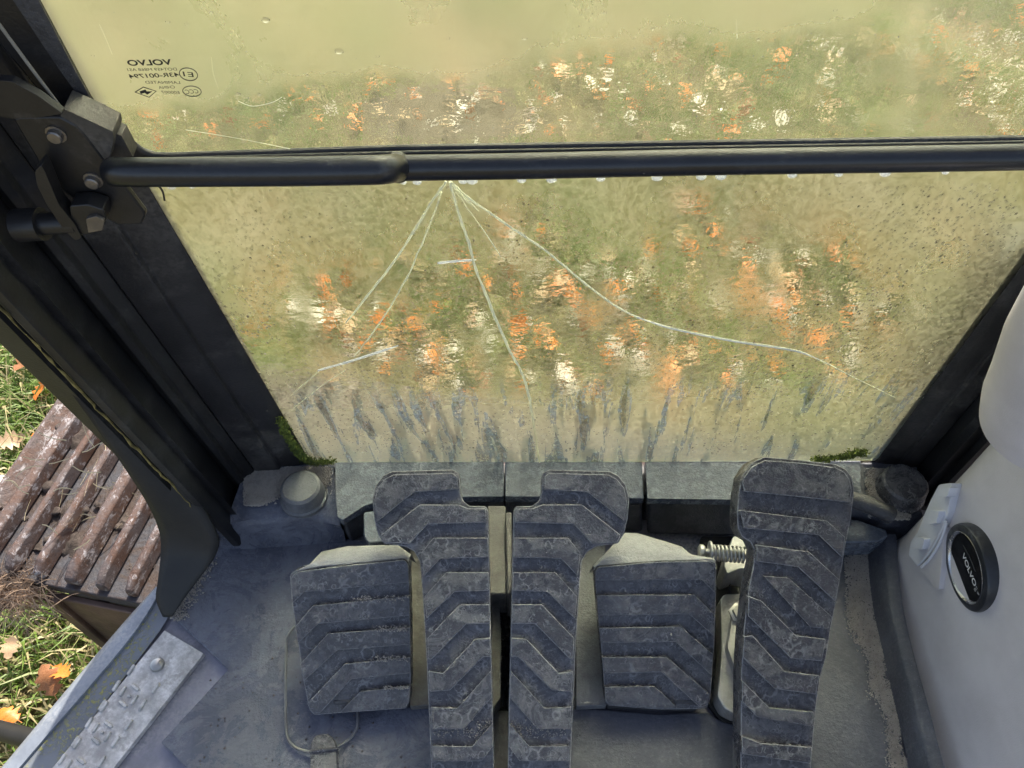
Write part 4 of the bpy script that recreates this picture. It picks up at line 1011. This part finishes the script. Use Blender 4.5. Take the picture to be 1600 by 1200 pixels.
for x, y, r_ in [(415, 31, 3.2), (372, 147, 2.2), (405, 148, 2), (530, 80, 3.4), (590, 88, 1.6), (262, 34, 1.8), (292, 38, 2), (145, 87, 1.4), (330, 20, 1.6), (480, 118, 1.5), (700, 60, 1.6), (820, 60, 2), (1020, 45, 1.6), (1185, 62, 1.5), (1110, 50, 1.4), (945, 20, 1.6), (505, 135, 1.4), (1305, 16, 1.5), (440, 205, 1.4), (1245, 85, 1.5)]:
    c = on((x, y), gpl(.0203)); bm = bmesh.new(); bmesh.ops.create_uvsphere(bm, u_segments=14, v_segments=9, radius=r_ * .00062)
    rot = Matrix((GX, UPW, GX.cross(UPW))).transposed()
    for v in bm.verts: v.co = rot @ Vector((v.co.x * random.uniform(1.1, 1.5), v.co.y * .9, v.co.z * .5)) + c - uw.location
    me = bpy.data.meshes.new('water_drop'); bm.to_mesh(me); bm.free(); link('water_drop', me, M['drop'], uw, smooth=180)
for pix in ([(290, 203), (370, 216), (470, 236)], [(330, 90), (333, 115), (341, 138)], [(155, 38), (165, 60), (175, 85)], [(1150, 30), (1152, 60)], [(372, 158), (395, 166), (425, 160), (440, 152)]):
    tube('smear', smooth_path([on(p, gpl(.0203)) for p in pix], 5), .00022, M['crack'], uw, seg=5)
# maker mark, read from behind the glass
def mark(body, p, q, size_px, bold=0, name='lettering'):
    pl = gpl(.0212)
    a, b = on(p, pl), on(q, pl); ux = (b - a); Lp = ux.length; ux.normalize()
    uy = (UPW - ux * UPW.dot(ux)).normalized()
    sz = (on((p[0], p[1] - size_px), pl) - a).length / .7
    o = text_mesh(name, body, a, ux, uy, sz, M['ink'], uw, bold=bold)
    xs_ = [v.co.dot(ux) for v in o.data.vertices]; wd_ = max(xs_) - min(xs_); f = Lp / wd_; base = (a - uw.location).dot(ux)
    mn = min(xs_)
    for v in o.data.vertices:
        k = v.co.dot(ux); v.co += ux * ((base + (k - mn) * f) - k)
    return o
mark('VOLVO', (270, 101), (201, 102.5), 8, .03)
mark('DOT459 M868 AS1', (277, 110), (200, 111), 4)
mark('43R-001794', (281, 119.5), (203, 122.5), 6, .015)
mark('LAMINATED', (282, 131), (228, 130.5), 4)
mark('CHINA', (274, 138), (249, 139), 4.2)
mark('E00007', (281, 146.5), (253, 146), 4)
mark('E1', (303, 120.5), (287, 119), 7, .01)
mark('CCC', (311, 145.5), (291, 146.5), 6, .0)
def ring(pts, r=.00035, nm='mark_outline'):
    tube(nm, [on(p, gpl(.0214)) for p in pts], r, M['ink'], uw, seg=4)
def ell(cx, cy, a, b, rot): return [(cx + a * math.cos(t) * math.cos(rot) - b * math.sin(t) * math.sin(rot), cy + a * math.cos(t) * math.sin(rot) + b * math.sin(t) * math.cos(rot)) for t in np.linspace(0, 2 * math.pi, 29)]
ring(ell(294.5, 116, 14.5, 9.5, .25)); ring(ell(300, 142.5, 14.5, 8, .1))
ring([(211, 144), (224, 136), (244, 142.5), (233, 152), (211, 144)])
pprism('mark_emblem', [(218, 143), (227, 140), (229, 143), (238, 143), (230, 148), (226, 145), (220, 147)], gpl(.0213), 0, .0002, M['ink'], uw)

# moss in the lower window corners
def moss(label, pix, n, seed):
    r = random.Random(seed); vs = []; fs = []
    o0 = on(pix[0], S)
    for i in range(n):
        f = r.random() * (len(pix) - 1); k = int(f); t = f - k
        p = (pix[k][0] * (1 - t) + pix[k + 1][0] * t + r.gauss(0, 3.0), pix[k][1] * (1 - t) + pix[k + 1][1] * t + r.gauss(0, 2.2))
        c = on(p, gpl(.004 + r.random() * .006)); b = len(vs); s = .0028 * r.uniform(.5, 1.3)
        d1 = Vector((r.gauss(0, 1), r.gauss(0, 1), r.gauss(0, 1))).normalized(); d2 = d1.orthogonal().normalized()
        vs += [c - d2 * s * .5, c + d2 * s * .5, c + d1 * s * 1.6]; fs.append([b, b + 1, b + 2])
    o = mk('moss', vs, fs, M['moss'], smooth=0); o['kind'] = 'stuff'; o['label'] = label
moss('tuft of green moss in the lower left corner of the cracked glass', [(438, 655), (448, 680), (462, 703), (474, 716), (488, 722)], 1500, 3)
moss('thin line of moss along the foot of the glass left corner', [(486, 722), (500, 722), (522, 721)], 300, 5)
moss('tuft of bright moss in the lower right corner of the glass', [(1270, 719), (1310, 715), (1335, 710), (1352, 706)], 900, 4)

# ------------------------------------------------------------------ grab rail, handle, latch
gr = empty('grab_rail', on((1100, 255), gpl(.05)), 'long black tubular rail across the foot of the upper windshield', 'rail')
tube('rail_tube', [on(p, gpl(.05)) for p in ((600, 263), (800, 260), (1100, 253.5), (1400, 249), (1900, 240))], .0092, M['bar'], gr, seg=24)
ha = empty('grab_bar', on((400, 265), gpl(.06)), 'shorter black tubular handle welded to the rail left end', 'handle')
hp_ = [on((178, 269), gpl(.062)), on((200, 269), gpl(.068)), on((300, 269), gpl(.072)), on((450, 268), gpl(.073)), on((570, 266), gpl(.073)), on((598, 265), gpl(.07)), on((614, 263), gpl(.06)), on((622, 262), gpl(.05))]
tube('handle_tube', smooth_path(hp_, 8), .0099, M['bar'], ha, seg=24)
lathe('handle_end', on((178, 268), gpl(.062)), -GX, [(.0099, -.003), (.0096, .002), (.0075, .0055), (.004, .0076), (.0, .0082)], M['bar'], ha, seg=24, smooth=80)
lathe('weld_bead', on((622, 261.5), gpl(.0497)), GX, [(.009, -.005), (.0108, -.003), (.0112, 0), (.0106, .003), (.009, .006)], M['bar'], ha, seg=24, smooth=80)
la = empty('window_latch', on((110, 260), gpl(.05)), 'black latch plate with two bolts and lever holding the windshield sash', 'latch')
pprism('latch_plate', fillet([(20, 186), (30, 183), (92, 182), (118, 196), (132, 210), (172, 262), (228, 335), (222, 351), (186, 352), (140, 330), (80, 285), (46, 230)], 4), gpl(.05), 0, .006, M['latch'], la, bevel=.0015)
pprism('side_flange', fillet([(98, 170), (126, 182), (176, 206), (178, 216), (172, 246), (166, 252), (132, 212), (116, 194), (94, 182)], 2), gpl(.045), .004, .02, M['rust_dark'].copy(), la, bevel=.0015)
la.children[-1].data.materials[0] = plain('dusty_flange', (.05, .045, .04), .6, bump=.2, dust=(.13, .115, .1), dust_amt=.4)
pprism('corner_shim', fillet([(178, 207), (190, 212), (208, 246), (170, 251)], 1), gpl(.04), 0, .012, la.children[-1].data.materials[0], la, bevel=.001)
pprism('upper_plate', fillet([(-60, 122), (18, 127), (60, 150), (98, 178), (60, 184), (20, 186), (-60, 170)], 3), gpl(.056), 0, .006, M['latch'], la, bevel=.0015)
for p in ((88, 209), (146, 281)):
    c = on(p, gpl(.05)); lathe('latch_bolt', c, GN, [(.0068, 0), (.0068, .001), (.0052, .0012), (.005, .0045), (.0042, .0054), (.0, .0056)], M['oldbolt'], la, seg=12, smooth=25)
pprism('latch_lever', fillet([(54, 268), (64, 258), (70, 268), (92, 320), (118, 352), (128, 372), (118, 376), (100, 360), (72, 318), (58, 290)], 4), gpl(.068), 0, .012, M['latch'], la, bevel=.002)
a, b = on((28, 352), gpl(.06)), on((160, 345), gpl(.06))
tube('pin_sleeve', [a, a.lerp(b, .15), a.lerp(b, .3)], .0125, M['latch'], la, seg=20)
tube('latch_pin', [a, a.lerp(b, .5), a.lerp(b, .7)], .0085, la.children[2].data.materials[0] if False else M['latch'], la, seg=18)
pprism('catch_block', fillet([(108, 322), (136, 320), (162, 328), (166, 345), (158, 362), (128, 368), (112, 350)], 4), gpl(.066), 0, .014, M['latch'], la, bevel=.002)
pprism('catch_tip', fillet([(134, 342), (150, 338), (163, 346), (160, 360), (138, 364)], 2), gpl(.069), 0, .006, M['oldbolt'], la, bevel=.001)
# sealing cord running up the sash side
sc_ = empty('sash_cord', on((50, 100), gpl(.05)), 'thin grey sealing cord running up the left side of the sash', 'cord')
tube('cord', [on(p, gpl(.045)) for p in ((98, 172), (50, 108), (0, 40), (-60, -42))], .0011, plain('grey_cord', (.2, .19, .17), .7), sc_, seg=8)
ty = empty('tie_end', on((250, 300), gpl(.045)), 'short black wire end curling below the handle left end', 'wire')
tube('wire_end', smooth_path([on(p, gpl(.045)) for p in ((232, 288), (246, 290), (254, 299), (257, 313))]), .0008, M['seal'], ty, seg=6)

# ------------------------------------------------------------------ right console
co = empty('side_console', Vector((.62, .2, 0)), 'light grey plastic side console rising at the right of the floor', 'console')
prof = [Vector((.497, y, 0)) for y in np.linspace(-.35, .425, 14)]
rad = .05
for i in range(1, 13):
    a = math.pi / 2 * i / 12; prof.append(Vector((.497 + rad * .9 * (1 - math.cos(a)), .425 + rad * math.sin(a), 0)))
prof += [Vector((x, .475, 0)) for x in (.65, .8, .95)]
rows = []
for z in [0, .01, .03, .06, .1, .15, .2, .25, .3, .34, .37, .39, .4]:
    top = max(0, z - .34) / .06; ins = .05 * (1 - math.sqrt(max(0, 1 - top * top)))
    row = []
    for p in prof:
        q = p.copy(); q.z = z; q.x += .008 * math.sin(z * 6) + ins - (.008 * (1 - min(1, z / .03))); q.y -= ins * .5 * (1 if p.y > .3 else 0); 
        row.append(q)
    rows.append(row)
rows.append([Vector((max(p.x, .75), min(p.y, .38), .405)) for p in rows[-1]])
grid('console_body', rows, M['console'], co, smooth=60)
def wall(px, py, off=0.0):
    """point on the console's side wall"""
    d = ray(px, py); x = .502 - off; s = x / d.x; return CP + d * s
# gauge let into the wall
gc = wall(1516, 886, -.001); gn = Vector((-1, 0, -.13)).normalized()
gu = empty  # (gauge is a part of the console with its own pieces)
gz = lathe('hour_gauge', gc, gn, [(.0, -.02), (.048, -.02), (.048, .002), (.0468, .005), (.044, .0065), (.0395, .0065), (.0375, .004), (.0365, .002), (.0, .002)], M['gauge_ring'], co, seg=48)
lathe('bright_ring', gc, gn, [(.0368, .004), (.0378, .0058), (.0388, .0067), (.0392, .0064)], M['chrome'], gz, seg=48, caps=False)
lathe('gauge_face', gc, gn, [(.0362, .001), (.0362, .0032), (.0, .0032)], M['gauge_face'], gz, seg=48)
gyv = (Vector((0, .12, 1)) - gn * gn.dot(Vector((0, .12, 1)))).normalized()
# printed word and marks on the face
def gpt(px, py):
    d = ray(px, py); p0 = gc + gn * .0036; return CP + d * ((p0 - CP).dot(gn) / d.dot(gn))
A, B = gpt(1503, 868), gpt(1522, 917); ux = (B - A); Lw = ux.length; ux.normalize(); uy = gn.cross(ux).normalized()
tx = text_mesh('lettering', 'VOLVO', A, ux, uy, Lw / 3.3, M['white_ink'], gz, bold=.02)
A2 = gpt(1526, 915); text_mesh('small_lettering', '1/10', A2, -uy, ux, .005, M['white_ink'], gz)
A3 = gpt(1528, 924); text_mesh('small_lettering', 'h', A3, -uy, ux, .006, M['white_ink'], gz)
tube('dial_line', [gpt(1505, 852), gpt(1514, 868), gpt(1524, 893)], .0004, M['gauge_ring'], gz, seg=5)
# moulded white lever guide on the front of the wall
def wpoly(name, pts, lift, t, mat, parent, **k):
    n = Vector((-1, 0, 0)); P = [wall(*p, off=lift) for p in pts]; return prism(name, P, n, t, mat, parent, **k)
gd = wpoly('lever_guide', fillet(c6((892, 178), (938, 172), (938, 205), (925, 280), (905, 330), (865, 400), (840, 440), (812, 470), (783, 432), (790, 385), (818, 345), (838, 290), (862, 235)), 3), .006, .012, M['console_l'], co, bevel=.0025, seg=3)
for q in (c6((898, 190), (934, 188), (922, 222), (890, 222)), c6((862, 270), (895, 272), (882, 318), (850, 322)), c6((805, 368), (842, 372), (832, 412), (800, 408))):
    wpoly('raised_tab', fillet(q, 2.5), .013, .01, M['console_l'], gd, bevel=.002)
wpoly('guide_fin', fillet(c6((915, 330), (893, 556), (885, 556), (822, 482), (850, 450)), 2), .006, .012, M['console'], gd, bevel=.002)
for dx in (0, 12):
    tube('guide_bead', smooth_path([wall(*p, off=.0075) for p in c6((818 + dx, 468 + dx * .6), (850 + dx, 435 + dx * .6), (890 + dx * .8, 372 + dx * .6), (918 + dx * .2, 310 + dx * .6))]), .0016, M['console_l'], gd, seg=8)
# raised pod with ribbed boot, upper right
pc = Vector((.455, .395, .0))
PAX = Vector((-.28, 0, 1)).normalized(); pc = Vector((.466, .392, .452))
pd = lathe('lever_pod', pc, PAX, [(.0, -.06), (.06, -.06), (.063, -.03), (.062, .0), (.062, .05), (.057, .1), (.052, .135), (.044, .15), (.0, .15)], M['console'], co, seg=48, smooth=60)
lathe('pod_boot', pc, PAX, [(.04, .148), (.04, .157), (.035, .16), (.036, .17), (.031, .174), (.031, .183), (.0, .185)], M['console_l'], pd, seg=40, smooth=50)
